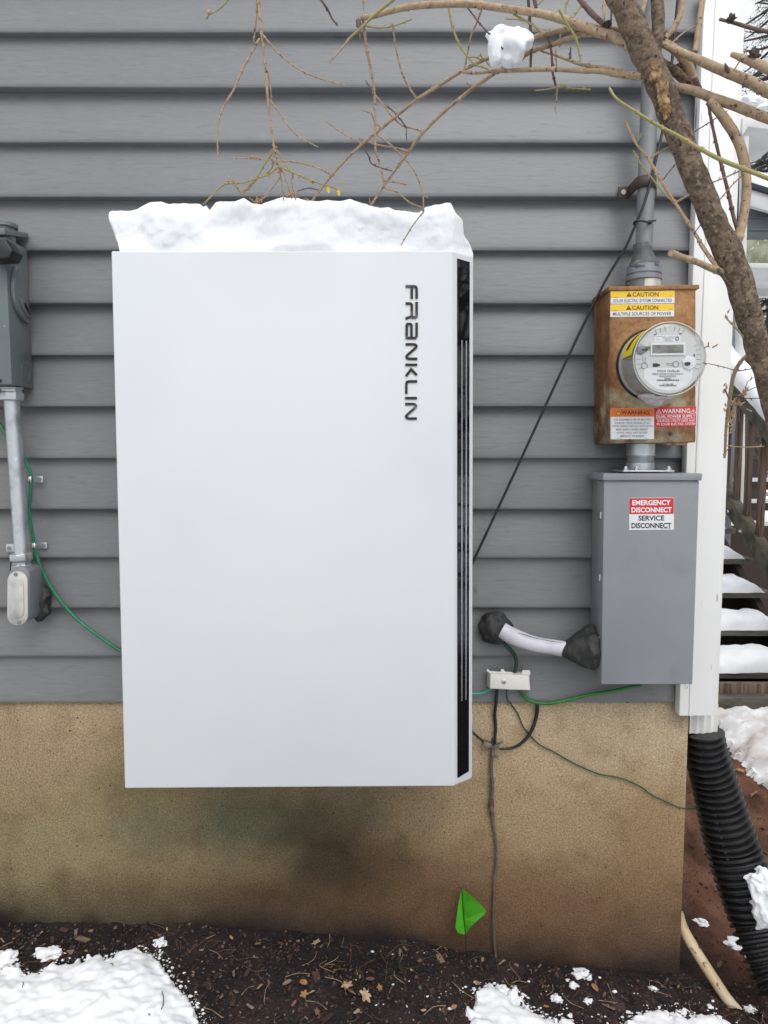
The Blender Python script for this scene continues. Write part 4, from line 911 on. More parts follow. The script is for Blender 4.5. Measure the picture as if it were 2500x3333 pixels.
# small things on the siding
for i, (u, v, lab) in enumerate((((155, 44, 'small ring shaped screw on the siding right of the battery cabinet'), (130, 960, 'dark screw hole left of the white bonding block')))[j] for j in range(2)) if 0 else []: pass
c_ = P(*ca(155, 44), -.001); b = MB(); b.lathe(c_, (0, -1, 0), [(0, .0042), (.002, .0042), (.002, .0022), (.0005, .0022)], 14); tag(b.build('screw', m_castgrey), 'small ring shaped screw head on the siding right of the battery cabinet', 'screw')

# ------------------------------------------------------------------ marking flag
fg = thing('marking_flag', P(*c6(352, 1600), -.02), 'bright green marking flag on a wire stake at the foot of the stucco', 'flag')
fpts = [(335, 1313, -.020), (372, 1345, -.040), (410, 1378, -.052), (441, 1412, -.050), (436, 1426, -.048), (398, 1460, -.044), (374, 1482, -.034), (352, 1514, -.020), (330, 1512, -.030), (318, 1508, -.034), (308, 1484, -.040), (312, 1450, -.036), (322, 1380, -.028)]
W = [P(*c6(u, v), y) for u, v, y in fpts]
spine = [P(*c6(u, v), -.020) for u, v in ((335, 1313), (339, 1380), (345, 1450), (352, 1514))]
b = MB(); vs = W + spine[1:3]
b.add(vs, [(0, 1, 13), (1, 2, 14, 13), (2, 3, 4, 5, 14), (5, 6, 14), (6, 7, 14), (7, 8, 9, 14), (9, 10, 14), (10, 11, 13, 14), (11, 12, 13), (12, 0, 13)])
o = b.build('flag_sheet', m_flag, fg); sm = o.modifiers.new('s', 'SOLIDIFY'); sm.thickness = .0005
b = MB(); b.tube([spine[0] + Vector((0, -.002, 0)), spine[2] + Vector((0, -.002, 0)), spine[3] + Vector((0, -.002, 0)), P(*c6(352, 1640), -.03)], .001, 6, 3); b.build('stake', m_rubber, fg)

# ------------------------------------------------------------------ corrugated drain pipe and cream pipe
dp = []
cent = [((1381, 640), .055), ((1385, 690), .055), ((1398, 760), .055), ((1425, 850), .055), ((1450, 950), .05), ((1478, 1050), .04), ((1508, 1150), .03), ((1541, 1250), .01), ((1577, 1350), -.01), ((1613, 1450), -.03), ((1650, 1550), -.06), ((1695, 1650), -.09), ((1740, 1760), -.13)]
pts_ = [P(*c6(*p), y) for p, y in cent]
fine = []
for i in range(len(pts_) - 1):
    for k in range(30): fine.append(pts_[i].lerp(pts_[i + 1], k / 30))
# smooth and resample at an even pitch
for _ in range(60): fine = [fine[0]] + [(fine[i - 1] + fine[i] * 2 + fine[i + 1]) / 4 for i in range(1, len(fine) - 1)] + [fine[-1]]
Ls = [0]
for i in range(1, len(fine)): Ls.append(Ls[-1] + (fine[i] - fine[i - 1]).length)
pitch = .0182; step = pitch / 8; q = []; rr = []; s_ = 0; k = 0
while s_ < Ls[-1]:
    while k < len(Ls) - 2 and Ls[k + 1] < s_: k += 1
    t = (s_ - Ls[k]) / max(1e-9, Ls[k + 1] - Ls[k]); q.append(fine[k].lerp(fine[k + 1], t))
    ph = math.cos(2 * math.pi * s_ / pitch); R0 = .0455 + .019 * min(1, s_ / .35)
    rr.append(R0 + .0056 * (1 if ph > .45 else (-1 if ph < -.55 else (ph + .05) * 2))); s_ += step
b = MB(); b.tube(q, rr, 40, 1)
corr = tag(b.build('drain_pipe', m_corr, smooth=True), 'black corrugated drain pipe fed by the white downspout at the corner', 'drain pipe')
b = MB()
for i in range(1, len(q) - 1):                 # moulded seam rib down the pipe
    if i % 8 == 0:
        d_ = (q[i + 1] - q[i - 1]).normalized(); sd_ = d_.cross(Vector((0, 1, 0))).normalized(); o_ = (Vector((0, -1, 0)) * .80 + sd_ * .60 * (1 if sd_.x < 0 else -1)).normalized()
        b.blob(q[i] + o_ * (rr[i] - .0085), (.006, .006, .0065), i, .1, 1, 8, 6)
b.build('seam_rib', m_corr, corr, smooth=True)
b = MB(); b.box((x1 + .001, .060, P(2345, 2400, .06).z), (x1 + .010, .085, P(2345, 2362, .06).z)); tag(b.build('pipe_clip', m_black, bev=.002), 'black clip beside the white downspout above the corrugated pipe', 'clip')
b = MB(); b.tube([P(*c6(1270, 1420), .05), P(*c6(1293, 1490), .035), P(*c6(1350, 1590), .0), P(*c6(1420, 1700), -.035), P(*c6(1480, 1790), -.06), P(*c6(1530, 1850), -.075)], .0135, 24, 5)
tag(b.build('cream_pipe', m_oldpvc, smooth=True), 'stained cream plastic pipe slanting out of the soil beside the foundation corner', 'pipe')

# ------------------------------------------------------------------ snow on the ground
def inside(px, py, poly):
    c = False; n = len(poly); j = n - 1
    for i in range(n):
        xi, yi = poly[i]; xj, yj = poly[j]
        if (yi > py) != (yj > py) and px < (xj - xi) * (py - yi) / (yj - yi) + xi: c = not c
        j = i
    return c
def pdist(px, py, poly):
    m = 1e9; n = len(poly)
    for i in range(n):
        ax, ay = poly[i]; bx, by = poly[(i + 1) % n]; dx, dy = bx - ax, by - ay
        t = max(0, min(1, ((px - ax) * dx + (py - ay) * dy) / (dx * dx + dy * dy + 1e-12)))
        m = min(m, math.hypot(px - ax - dx * t, py - ay - dy * t))
    return m
def snow_patch(poly, th_, step, edge, label, mat=m_snow, rag=.012, base=gz, name='snow_patch', lumps=.35):
    xs_ = [p[0] for p in poly]; ys2 = [p[1] for p in poly]
    nx_ = int((max(xs_) - min(xs_) + .08) / step) + 2; ny_ = int((max(ys2) - min(ys2) + .08) / step) + 2
    idx = {}; vs = []; keep = {}
    for j in range(ny_):
        for i in range(nx_):
            x = min(xs_) - .04 + i * step; y = min(ys2) - .04 + j * step; v = Vector((x, y, 0))
            d = pdist(x, y, poly) * (1 if inside(x, y, poly) else -1); d0 = d + rag * noise.noise(v * 12)
            d += rag * noise.noise(v * 22) + rag * .7 * noise.noise(v * 60) + rag * .4 * noise.noise(v * 150)
            h = 0
            if d > 0:
                t = min(1, max(.02, d0) / edge); t2 = min(1, d / .018); h = th_ * (t * (2 - t)) ** .6 * (t2 * (2 - t2)) ** .5 * (1 + lumps * noise.noise(v * 9) + lumps * .15 * noise.noise(v * 24)) + .0014 * noise.noise(v * 80) * t
            keep[(i, j)] = d > -step * 1.0
            idx[(i, j)] = len(vs); vs.append((x, y, base(x, y) + (h if d > 0 else -.01)))
    fs = []
    for j in range(ny_ - 1):
        for i in range(nx_ - 1):
            k4 = [(i, j), (i + 1, j), (i + 1, j + 1), (i, j + 1)]
            if any(keep[k_] for k_ in k4) and all(keep[k_] or True for k_ in k4): fs.append(tuple(idx[k_] for k_ in k4))
    used = sorted({a for f_ in fs for a in f_}); rm = {a: n_ for n_, a in enumerate(used)}
    mb = MB(); mb.add([vs[a] for a in used], [tuple(rm[a] for a in f_) for f_ in fs])
    return tag(mb.build(name, mat, smooth=True), label, 'snow')
def gp(f_, lst, z): return [(G(*f_(x, y), z).x, G(*f_(x, y), z).y) for x, y in lst]
pl1 = gp(c8, [(-300, 930), (0, 905), (60, 925), (110, 935), (180, 930), (250, 900), (380, 880), (480, 862), (560, 845), (650, 845), (700, 905), (740, 960), (790, 1010), (830, 1060), (855, 1110), (900, 1165), (1010, 1185), (1100, 1300)], .19)
pl1 += [(.1, -.62), (-1.3, -.62)]
snow_patch(pl1, .034, .005, .085, 'wide snow patch on the dark mulch at the lower left', rag=.020, lumps=.22)
pl2 = gp(c6, [(395, 1830), (430, 1790), (500, 1805), (560, 1800), (600, 1850), (680, 1870), (760, 1885), (840, 1930), (980, 1945), (1060, 1870), (1110, 1835), (1170, 1805), (1240, 1810), (1330, 1825), (1430, 1825), (1530, 1845), (1600, 1890), (1660, 1940)], .07)
pl2 += [(.95, -.55), (.1, -.55)]
snow_patch(pl2, .022, .006, .04, 'ragged snow patch along the bottom edge in front of the foundation corner', rag=.022)
small = [(c6, 855, 1690, .022, 'small snow clump on the mulch below the stucco corner stain'), (c6, 1368, 1462, .018, 'tiny snow clump on the red soil beside the cream pipe top'), (c6, 1530, 1562, .030, 'oval snow clump on the red soil right of the cream pipe'), (c6, 1612, 1625, .028, 'snow clump against the lower corrugated pipe'), (c6, 1160, 1752, .012, 'tiny round snow ball on the mulch near the foundation corner'), (c6, 1580, 1838, .014, 'small snow ball beside the lower end of the cream pipe'), (c8, 210, 880, .030, 'small snow clump just above the wide left snow patch'), (c8, 690, 826, .018, 'small snow crumb at the tip of the left snow patch'), (c8, 20, 905, .03, 'snow clump at the left edge beside the wide snow patch'), (c6, 740, 1800, .014, 'snow crumb above the ragged front snow patch'), (c6, 880, 1790, .012, 'second snow crumb right of the front snow patch'), (c6, 820, 1745, .012, 'thin snow crumb between the leaf and the front snow patch'), (c6, 510, 1770, .02, 'snow crumb resting on the left tip of the ragged snow patch')]
for i, (f_, x, y, r_, lab) in enumerate(small):
    p = G(*f_(x, y), .03 if f_ is c6 else .17); p = G(*f_(x, y), gz(p.x, p.y)); b = MB()
    b.blob((p.x, p.y, gz(p.x, p.y) + r_ * .1), (r_, r_ * .8, r_ * .45), i * 3.1, .8, 1.7, 24, 14); b.blob((p.x + r_ * .7, p.y - r_ * .2, gz(p.x, p.y)), (r_ * .5, r_ * .5, r_ * .3), i * 2.3, .7, 1.7, 16, 10)
    tag(b.build('snow_clump', m_snow, smooth=True), lab, 'snow')
# scattered melting crumbs
random.seed(11); b = MB()
for i in range(330):
    if random.random() < .6: x, y = random.gauss(.62, .2), random.gauss(-.2, .06)
    else: x, y = random.uniform(-.1, 1.3), random.uniform(-.3, -.02)
    r_ = .0008 + random.random() ** 3 * .0045; b.blob((x, y, gz(x, y) + r_ * .2), (r_ * 1.4, r_, r_ * .6), i, .5, 2, 7, 5)
for poly_, z_ in ((pl1, .17), (pl2, .07)):
    m_ = len(poly_) - 3
    for i in range(1300):
        k = random.random() * m_; j = int(k); t = k - j; x = poly_[j][0] * (1 - t) + poly_[j + 1][0] * t + random.gauss(0, .018); y = poly_[j][1] * (1 - t) + poly_[j + 1][1] * t + random.gauss(.002, .011)
        if y < -.5 or (y > .0 and x < XF): continue
        r_ = .0006 + random.random() ** 3 * .0028; b.blob((x, y, gz(x, y) + r_ * .3 + .001), (r_ * 1.4, r_, r_ * .8), i, .5, 2, 6, 4)
tag(b.build('snow_crumbs', m_snow, smooth=True), 'scattered melting snow crumbs on the mulch', 'snow', kind='stuff')
# bank of old snow by the stairs
def gb(x, y): return gz(x, y)
plb = [(XC + .35, 1.98), (1.3, 1.6)] + gp(c6, [(1445, 600), (1455, 650), (1480, 700), (1530, 765), (1590, 830), (1660, 890), (1720, 930)], .0) + [(2.6, .5), (3.4, .9), (3.4, 2.05)]
snow_patch(plb, .12, .015, .5, 'dirty snow bank between the wooden stairs and the drain pipe', m_dirtysnow, .02, gb, 'snow_bank', .16)
# snow lying on the corrugated pipe
b = MB()
for i, (x, y, yy, r_) in enumerate(((1635, 1290, -.06, (.038, .03, .030)), (1655, 1345, -.075, (.040, .03, .045)), (1640, 1400, -.085, (.022, .02, .022)), (1668, 1430, -.09, (.034, .026, .045)), (1610, 1283, -.055, (.02, .016, .012)))):
    b.blob(P(*c6(x, y), yy), r_, i * 1.7 + 1, .55, 1.8, 30, 18)
tag(melt(b.build('snow_clump', m_snow, smooth=True), .003, 2), 'ragged white snow clinging to the side of the corrugated drain pipe', 'snow')

# ------------------------------------------------------------------ mulch, needles, leaves
random.seed(5); b = MB()
def chip(mb, x, y, L, Wd, T, mi, ty=.35):
    z = gz(x, y) + T * .6; a = random.uniform(0, 2 * math.pi); e1 = random.gauss(0, ty); e2 = random.gauss(0, ty)
    m_ = Matrix.Rotation(a, 3, 'Z') @ Matrix.Rotation(e1, 3, 'X') @ Matrix.Rotation(e2, 3, 'Y')
    vs = []
    for k in (-1, 1):
        for (sx_, sy_) in ((-1, -.7), (.9, -1), (1, .8), (-.8, 1)):
            v = m_ @ Vector((sx_ * L / 2 * random.uniform(.7, 1), sy_ * Wd / 2 * random.uniform(.7, 1), k * T / 2)); vs.append(v + Vector((x, y, z)))
    mb.mi = mi; mb.prism(vs[:4], vs[4:])
for i in range(17000):
    if i < 14000: x, y = random.uniform(-1.15, 1.35), -.44 + .45 * random.random() ** .9
    else: x, y = random.uniform(XF + .01, 1.9), random.uniform(-.3, 1.1)
    if -2.2 < x < XF and y > .006: continue
    L = abs(random.gauss(.0045, .004)) + .0015 + (random.random() < .03) * random.uniform(.01, .03)
    if x > XF and y > .0: L *= .8
    chip(b, x, y, L, L * random.uniform(.25, .7), random.uniform(.001, .003), random.choices((0, 1, 2, 3, 4), (24, 24, 18, 9, 26) if not (x > XF and y > 0) else (8, 26, 50, 3, 3))[0])
for i in range(900):
    x, y = random.uniform(-1.1, 1.35), -.42 + .41 * random.random()
    if x > -.2: y = -.34 + .33 * random.random()
    L = random.uniform(.004, .011); chip(b, x, y, L, L * random.uniform(.3, .7), .0006, random.choices((5, 6, 3, 1), (3, 2, 3, 3))[0], .6)
tag(b.build('mulch', m_mulch + [m_leaf[0], m_leaf[1]]), 'dark bark mulch and soil crumbs along the foot of the foundation', 'mulch', kind='stuff')
b = MB()
for i in range(230):
    x, y = random.uniform(-1.1, 1.5), random.uniform(-.36, -.012)
    L = random.uniform(.02, .07); a = random.uniform(0, math.pi); cu = random.gauss(0, .25)
    p0 = Vector((x, y, gz(x, y) + .004)); d_ = Vector((math.cos(a), math.sin(a), 0)); n_ = Vector((-d_.y, d_.x, 0))
    pm = p0 + d_ * L * .5 + n_ * L * cu; p2 = p0 + d_ * L
    if max(pm.y, p2.y) > .004: continue
    pm.z = gz(pm.x, pm.y) + .009; p2.z = gz(p2.x, p2.y) + random.uniform(.003, .012)
    b.mi = random.choice((0, 1, 1)); b.tube([p0, pm, p2], random.uniform(.0003, .0007), 4, 3)
tag(b.build('pine_straw', [m_leaf[1], m_needlestraw]), 'thin dry pine needles and stems strewn over the mulch', 'needles', kind='stuff')
def leaf_mesh(kind, L, mat):
    mb = MB(); outline = []
    for i in range(18):
        t = 2 * math.pi * i / 18
        if kind == 0: r_ = .5 + .5 * abs(math.cos(t)) ** .8; x, y = math.cos(t) * .5, math.sin(t) * .22
        else: r_ = .22 + .26 * abs(math.cos(2.5 * t)) ** 1.4 * random.uniform(.7, 1.1); x, y = math.cos(t) * r_ * 1.25, math.sin(t) * r_ * .8
        outline.append((x * L, y * L))
    k = random.uniform(-9, 9); k2 = random.uniform(-14, 20); vs = [(x, y, k * x * x + k2 * y * y + .003 * noise.noise(Vector((x * 90, y * 90, L * 99)))) for x, y in outline] + [(0, 0, 0)]
    mb.add(vs, [(i, (i + 1) % 18, 18) for i in range(18)]); me = mb.build('fallen_leaf', mat, loc=(0, 0, 0)); sm = me.modifiers.new('s', 'SOLIDIFY'); sm.thickness = .0004
    return me
leafspots = [(c6, 912, 1755, 0, .040, 0), (c6, 1272, 1745, 0, .018, 0), (c6, 235, 1578, 1, .034, 1), (c6, 500, 1612, 1, .040, 1), (c6, 425, 1610, 0, .026, 0), (c6, 405, 1720, 0, .030, 0), (c6, 465, 1715, 0, .028, 2), (c6, 140, 1690, 0, .03, 2), (c6, 300, 1860, 0, .034, 0), (c6, 170, 1840, 0, .024, 1), (c6, 120, 1665, 0, .022, 1), (c6, 700, 1830, 0, .024, 0), (c6, 590, 1850, 0, .03, 1),
    (c8, 180, 768, 1, .026, 1), (c8, 186, 835, 0, .024, 1), (c8, 515, 735, 1, .022, 2), (c8, 735, 745, 0, .016, 1), (c8, 598, 842, 0, .018, 0), (c8, 215, 912, 0, .038, 0), (c8, 1000, 790, 0, .020, 0), (c8, 1115, 830, 0, .045, 0), (c8, 1365, 830, 1, .040, 1), (c8, 1460, 945, 1, .050, 0), (c8, 1500, 1000, 1, .050, 1), (c8, 1510, 1020, 0, .060, 0), (c8, 1315, 1055, 1, .040, 0), (c8, 1345, 1045, 1, .030, 1), (c8, 1580, 1060, 1, .055, 1), (c8, 1600, 990, 0, .04, 2), (c8, 1240, 1000, 0, .040, 3), (c8, 1310, 1000, 0, .046, 0), (c8, 775, 930, 0, .016, 1), (c8, 10, 800, 0, .02, 1), (c8, 1640, 1010, 1, .04, 0), (c8, 1080, 1100, 0, .03, 3), (c8, 1540, 1130, 0, .035, 1), (c8, 1270, 1105, 0, .026, 2), (c8, 1370, 1120, 1, .03, 2), (c8, 1120, 1020, 0, .03, 0), (c8, 765, 1165, 0, .026, 2), (c8, 870, 850, 0, .02, 1), (c8, 1010, 960, 0, .03, 3), (c8, 940, 1040, 0, .022, 2),
    (c6, 1500, 745, 0, .06, 1), (c6, 1540, 820, 1, .05, 0), (c6, 1600, 915, 1, .06, 0), (c6, 1640, 1045, 0, .05, 3), (c6, 1450, 1650, 0, .03, 2), (c6, 1470, 1330, 0, .03, 2), (c6, 1630, 870, 0, .05, 2)]
tg = MB()
for (x, y, dx, dy) in ((700, 1010, 4, 60), (695, 1085, 8, -22), (95, 1005, 4, -22), (478, 895, 10, 8), (645, 1110, -6, -6)):
    p = G(*c8(x, y), .21); q_ = G(*c8(x + dx, y + dy), .21); z_ = max(gz(p.x, p.y), gz(q_.x, q_.y)) + .036; tg.tube([(p.x, p.y, z_), ((p.x + q_.x) / 2 + .002, (p.y + q_.y) / 2, z_ + .002), (q_.x, q_.y, z_)], .0011, 5, 3)
tag(tg.build('twig_bits', m_darkbark), 'dark twig bits fallen on the lower left snow patch', 'twigs', kind='stuff')
protos = {}
cat_l = ['tan', 'pale', 'reddish brown', 'grey brown']
for f_, x, y, kd, L, mt in leafspots:
    p = G(*f_(x, y), .03 if f_ is c6 else .16); p = G(*f_(x, y), gz(p.x, p.y) + .006)
    if p.y > -.02 and p.x < XF: p.y = -.02
    o = leaf_mesh(kd, L * (.62 if p.x < XF else .8), m_leaf[mt]); o.location = (p.x, p.y, gz(p.x, p.y) + .010)
    o.rotation_euler = (random.gauss(.25, .35), random.gauss(0, .35), random.uniform(0, 6.28))
    where = 'beside the drain pipe' if p.x > XF else ('on the mulch under the flag' if p.x > .05 else ('on the mulch below the battery cabinet' if p.x > -.55 else 'beside the left snow patch'))
    tag(o, f'{cat_l[mt]} {"ragged lobed" if kd else "narrow"} fallen leaf lying {where}', 'leaf', f'{cat_l[mt]} {"lobed" if kd else "narrow"} fallen leaves {where}')

# ------------------------------------------------------------------ foreground tree
YT = -.60
tree = thing('tree', P(2530, 1450, YT), 'bare small tree with mottled leaning trunk crossing the upper right corner', 'tree')
PXM = lambda y: (y + D) / F
def limb(name, f_, pts, r, y0, y1, mat, par, rough=.10, buds=0, n=8, sub=5, bm_=None, fr=90):
    N_ = len(pts); w_ = []
    for i, (x, y) in enumerate(pts):
        t = i / (N_ - 1); w_.append(P(*f_(x, y), y0 + (y1 - y0) * t))
    sc_ = {c1: .5124, c2: .5124, c3: .5124, c4: .3918, cf: .2488, cg: .3391, ch: .2712}[f_]
    rr_ = [a * sc_ * PXM((y0 + y1) / 2) for a in (r if isinstance(r, (list, tuple)) else [r, r])]
    if len(rr_) < 2: rr_ *= 2
    b = MB(); b.tube(w_, rr_, n, sub, rough, random.random() * 50, fr)
    rnd = random.Random(hash((pts[0], N_)) & 0xffff)
    if buds:
        tot = sum((w_[i + 1] - w_[i]).length for i in range(N_ - 1)); k = max(1, int(tot / buds))
        for j in range(k):
            t = (j + rnd.uniform(.2, .8)) / k * (N_ - 1); i = min(N_ - 2, int(t)); p = w_[i].lerp(w_[i + 1], t - i)
            rb = float(np.interp(t / (N_ - 1), [0, 1], [rr_[0], rr_[-1]]))
            d_ = (w_[i + 1] - w_[i]).normalized(); o_ = Vector((rnd.gauss(0, 1), rnd.gauss(0, .5), rnd.gauss(0, 1))); o_ = (o_ - d_ * o_.dot(d_)).normalized()
            L_ = rnd.uniform(.003, .0062)
            if rnd.random() < .55: b.blob(p, [rb * (1.4 if rb < .004 else 1.08)] * 3, j, .3, 2, 9, 6)
            b.tube([p, p + (o_ + d_ * .8).normalized() * L_], [rb * .8 + .0006, .0004], 5, 2)
    o = b.build(name, mat, par, smooth=True); return o
trunk = [(690, -60), (720, 0), (790, 130), (850, 280), (915, 420), (980, 560), (1040, 720), (1110, 900), (1190, 1100), (1270, 1300), (1345, 1480), (1410, 1610)]
tw = [P(*c3(*p), YT) for p in trunk] + [P(2402, 905, YT), P(2437, 1025, YT), P(2465, 1126, YT), P(2490, 1211, YT), P(2512, 1300, YT), P(2545, 1430, YT), P(2590, 1600, YT), P(2640, 1900, YT), P(2680, 2600, YT - .05), P(2700, 3700, YT - .1)]
k_ = PXM(YT)
tr_ = [v * k_ for v in (37, 37, 38, 40, 39, 38, 37.5, 38, 37, 37, 39, 43, 41, 38, 36, 34, 33, 34, 36, 38, 42, 50)]
b = MB(); b.tube(tw, tr_, 30, 14, .11, 3, 55); b.build('trunk', m_bark, tree, smooth=True)
# bare orange wood where the bark has split
b = MB()
for (x, y, rx, rz, sd_) in ((955, 470, 26, 46, 2), (985, 560, 24, 60, 4), (1000, 640, 22, 50, 6), (1015, 700, 18, 46, 9), (935, 430, 22, 30, 12)):
    p = P(*c3(x, y), YT - .0155); b.blob(p, (rx * .5124 * k_ * 1.3, .0050, rz * .5124 * k_ * 1.1), sd_, .7, 1.8, 26, 18)
b.build('bark_wound', m_wound, tree, smooth=True)
limb('branch', c3, [(965, -60), (955, 0), (962, 150), (945, 300), (918, 430)], [43, 40, 37, 38, 40], YT - .01, YT, m_bark, tree, n=20, sub=10, fr=50)
B = lambda f_, pts, r, y0, y1, mat=m_twig, nm='branch', bd=0, n=8, ro=.09: limb(nm, f_, pts, r, y0, y1, mat, tree, ro, bd, n)
# long arching branches towards the left
conv = lambda l2, l3: [( (800 + x * .5124 - 1650) / .5124, y) for x, y in l2] + l3
B(c3, conv([(740, 112), (800, 105), (900, 76), (1050, 42), (1250, 27), (1450, 28)], [(0, 56), (200, 85), (350, 122), (550, 190), (700, 245), (800, 300)]), [15, 17, 20, 20, 22, 28, 32], -.40, YT + .01, n=14, bd=.05)
B(c3, conv([(410, 1290), (480, 1200), (550, 1110), (640, 1010), (740, 915), (820, 850), (960, 735), (1090, 630), (1240, 535), (1390, 440), (1500, 385), (1560, 362)], [(60, 290), (170, 240), (250, 215), (350, 190), (440, 182), (600, 178), (740, 195)]), [7, 8, 9, 10, 12, 15, 16, 14], -.22, YT + .03, m_twig, bd=.03, n=10)
B(c3, conv([(790, 1310), (880, 1180), (940, 1095), (1030, 970), (1120, 850), (1260, 710), (1430, 570), (1560, 480)], [(0, 412), (60, 382), (170, 320), (300, 280), (400, 242), (520, 215), (640, 230)]), [7, 9, 10, 11, 12, 15, 16], -.22, YT + .03, m_twig, bd=.035, n=10)
B(c3, conv([(1370, 455), (1450, 463), (1600, 450)], [(0, 450), (150, 443), (330, 440), (480, 450), (580, 450), (700, 470), (800, 485), (880, 490)]), [10, 11, 13, 15, 17, 20], -.42, YT, n=10, bd=.03)
B(c3, [(215, 322), (320, 355), (440, 400), (500, 415), (640, 435), (760, 465), (860, 478)], [6, 9, 10, 12, 16], -.46, YT, n=10, bd=.03)
T2 = [([(740, 95), (752, 180), (770, 320), (795, 440), (815, 570), (820, 700), (822, 850), (825, 960), (845, 1020), (870, 1120), (885, 1190), (960, 1220), (1040, 1285), (1130, 1330), (1100, 1380), (1050, 1450), (985, 1560)], [8, 8, 7, 6, 5, 5, 4, 4], m_twig, -.40, -.275),
 ([(755, 165), (850, 177), (940, 165), (1055, 122)], [5, 4], m_olive, -.40, -.42), ([(935, 155), (945, 250), (970, 380), (1000, 480), (1040, 560), (1090, 630)], [6, 6], m_twig, -.42, -.36),
 ([(465, -40), (480, 0), (520, 60), (550, 120), (585, 165)], [8, 7, 4], m_twig_d, -.5, -.48), ([(1290, 50), (1310, 160), (1350, 270), (1400, 350), (1460, 410), (1540, 440)], [7, 6, 4], m_olive, -.45, -.46),
 ([(1410, 50), (1500, 165), (1580, 250), (1635, 312)], [5, 5, 4], m_twig_d, -.5, -.52), ([(1500, 60), (1470, 140), (1430, 230), (1410, 330), (1390, 430)], [5, 5], m_twig, -.47, -.42),
 ([(760, 510), (800, 570), (850, 640), (930, 700), (965, 735)], [3, 5], m_twig_d, -.3, -.33), ([(805, 585), (870, 660), (930, 740), (1000, 800), (1080, 820), (1130, 840)], [5, 5], m_twig, -.34, -.32),
 ([(960, 735), (1000, 780), (1020, 820), (1021, 892)], [4, 3], m_twig_d, -.33, -.33), ([(510, 770), (600, 835), (740, 915)], [2.5, 4], m_twig, -.3, -.29),
 ([(720, 875), (820, 915), (950, 940), (1030, 960)], [4, 6], m_twig, -.28, -.3), ([(740, 930), (780, 990), (800, 1040), (870, 1070), (930, 1085)], [4, 4], m_twig_d, -.29, -.27),
 ([(830, 855), (920, 920), (1000, 1000), (1060, 1070), (1100, 1150), (1125, 1240), (1130, 1330)], [5, 5, 4], m_twig, -.3, -.3), ([(880, 1150), (960, 1160), (1025, 1172)], [4, 5], m_twig, -.26, -.28),
 ([(735, 700), (790, 715), (805, 740), (820, 775), (860, 810)], [3, 4], m_twig, -.36, -.33), ([(1125, 1240), (1160, 1258)], [4, 3], m_twig, -.3, -.3),
 ([(550, 1110), (450, 1065), (330, 1030), (240, 1025), (100, 1012), (0, 1005), (-80, 1000)], [5, 4, 3], m_twig, -.25, -.28),
 ([(1430, 545), (1400, 525)], [7, 4], m_twig, -.35, -.36), ([(790, 1290), (785, 1260)], [4, 3], m_twig, -.22, -.24), ([(410, 1280), (378, 1258)], [6, 4], m_twig, -.22, -.24),
 ([(715, 130), (722, 180), (728, 255)], [16, 12, 3], m_twig_d, -.40, -.41), ([(325, 1215), (400, 1195), (465, 1208)], [3, 4], m_twig_d, -.24, -.23),
 ([(1500, 385), (1460, 365), (1420, 362)], [4, 4], m_olive, -.42, -.43), ([(1510, 390), (1490, 340)], [5, 4], m_olive, -.42, -.43), ([(1530, 395), (1560, 430)], [4, 3], m_olive, -.42, -.43)]
for pts, r, mt, y0, y1 in T2: B(c2, pts, r, y0, y1, mt, 'twig', .018, 6)
B(c2, [(960, -30), (935, 0), (860, 60), (790, 120), (720, 190), (660, 240)], [9, 9, 7], -.5, -.46, m_olive, 'twig', .05, 8)
B(c2, [(660, 240), (600, 320), (525, 402)], [7, 6, 4], -.46, -.45, m_twig, 'twig', .03, 7)
B(c2, [(745, -20), (750, 70)], [4, 3], -.45, -.44, m_olive, 'twig', .03, 6)
T3 = [([(990, 270), (1060, 310), (1120, 370), (1160, 440), (1185, 520), (1195, 570)], [24, 27, 30, 32], YT, YT + .03, m_twig), ([(985, 400), (1050, 440), (1110, 490), (1160, 545)], [26, 30], YT, YT + .03, m_bark),
 ([(1020, 535), (1080, 552), (1130, 562), (1200, 580), (1300, 620), (1450, 672), (1600, 730), (1700, 765)], [18, 24, 26, 28, 30, 32], YT + .01, YT - .02, m_twig),
 ([(985, 280), (1050, 310), (1100, 330), (1200, 372), (1350, 440), (1500, 500), (1620, 560), (1720, 610)], [18, 20, 24, 30, 33, 36], YT, YT - .05, m_twig),
 ([(1248, -40), (1240, 20), (1220, 160), (1195, 330)], [20, 18, 16], YT, YT - .01, m_twig), ([(1280, 640), (1330, 690), (1400, 780), (1470, 900), (1512, 1050), (1522, 1200), (1502, 1380), (1470, 1500), (1430, 1610)], [24, 28, 30, 31, 28, 27, 30, 36], YT - .01, YT, m_twig),
 ([(1350, 122), (1450, 147), (1560, 180), (1700, 210)], [9, 11, 12], YT - .05, YT - .08, m_twig_d), ([(1430, 345), (1500, 370), (1580, 402), (1700, 455)], [15, 26, 30], YT - .06, YT - .1, m_twig),
 ([(1105, -40), (1110, 60), (1070, 160), (1005, 245)], [14, 17, 18], YT, YT, m_twig), ([(890, -30), (880, 0), (850, 125)], [15, 12], YT + .05, YT + .02, m_twig),
 ([(620, -20), (615, 140)], [9, 8], YT + .05, YT + .03, m_twig), ([(440, -30), (530, 75), (615, 155)], [13, 17, 14], YT + .05, YT + .03, m_twig_d), ([(600, 170), (700, 180), (800, 195), (910, 185)], [9, 11, 12], YT + .06, YT + .06, m_twig)]
for pts, r, y0, y1, mt in T3: B(c3, pts, r, y0, y1, mt, 'branch', .045, 14)
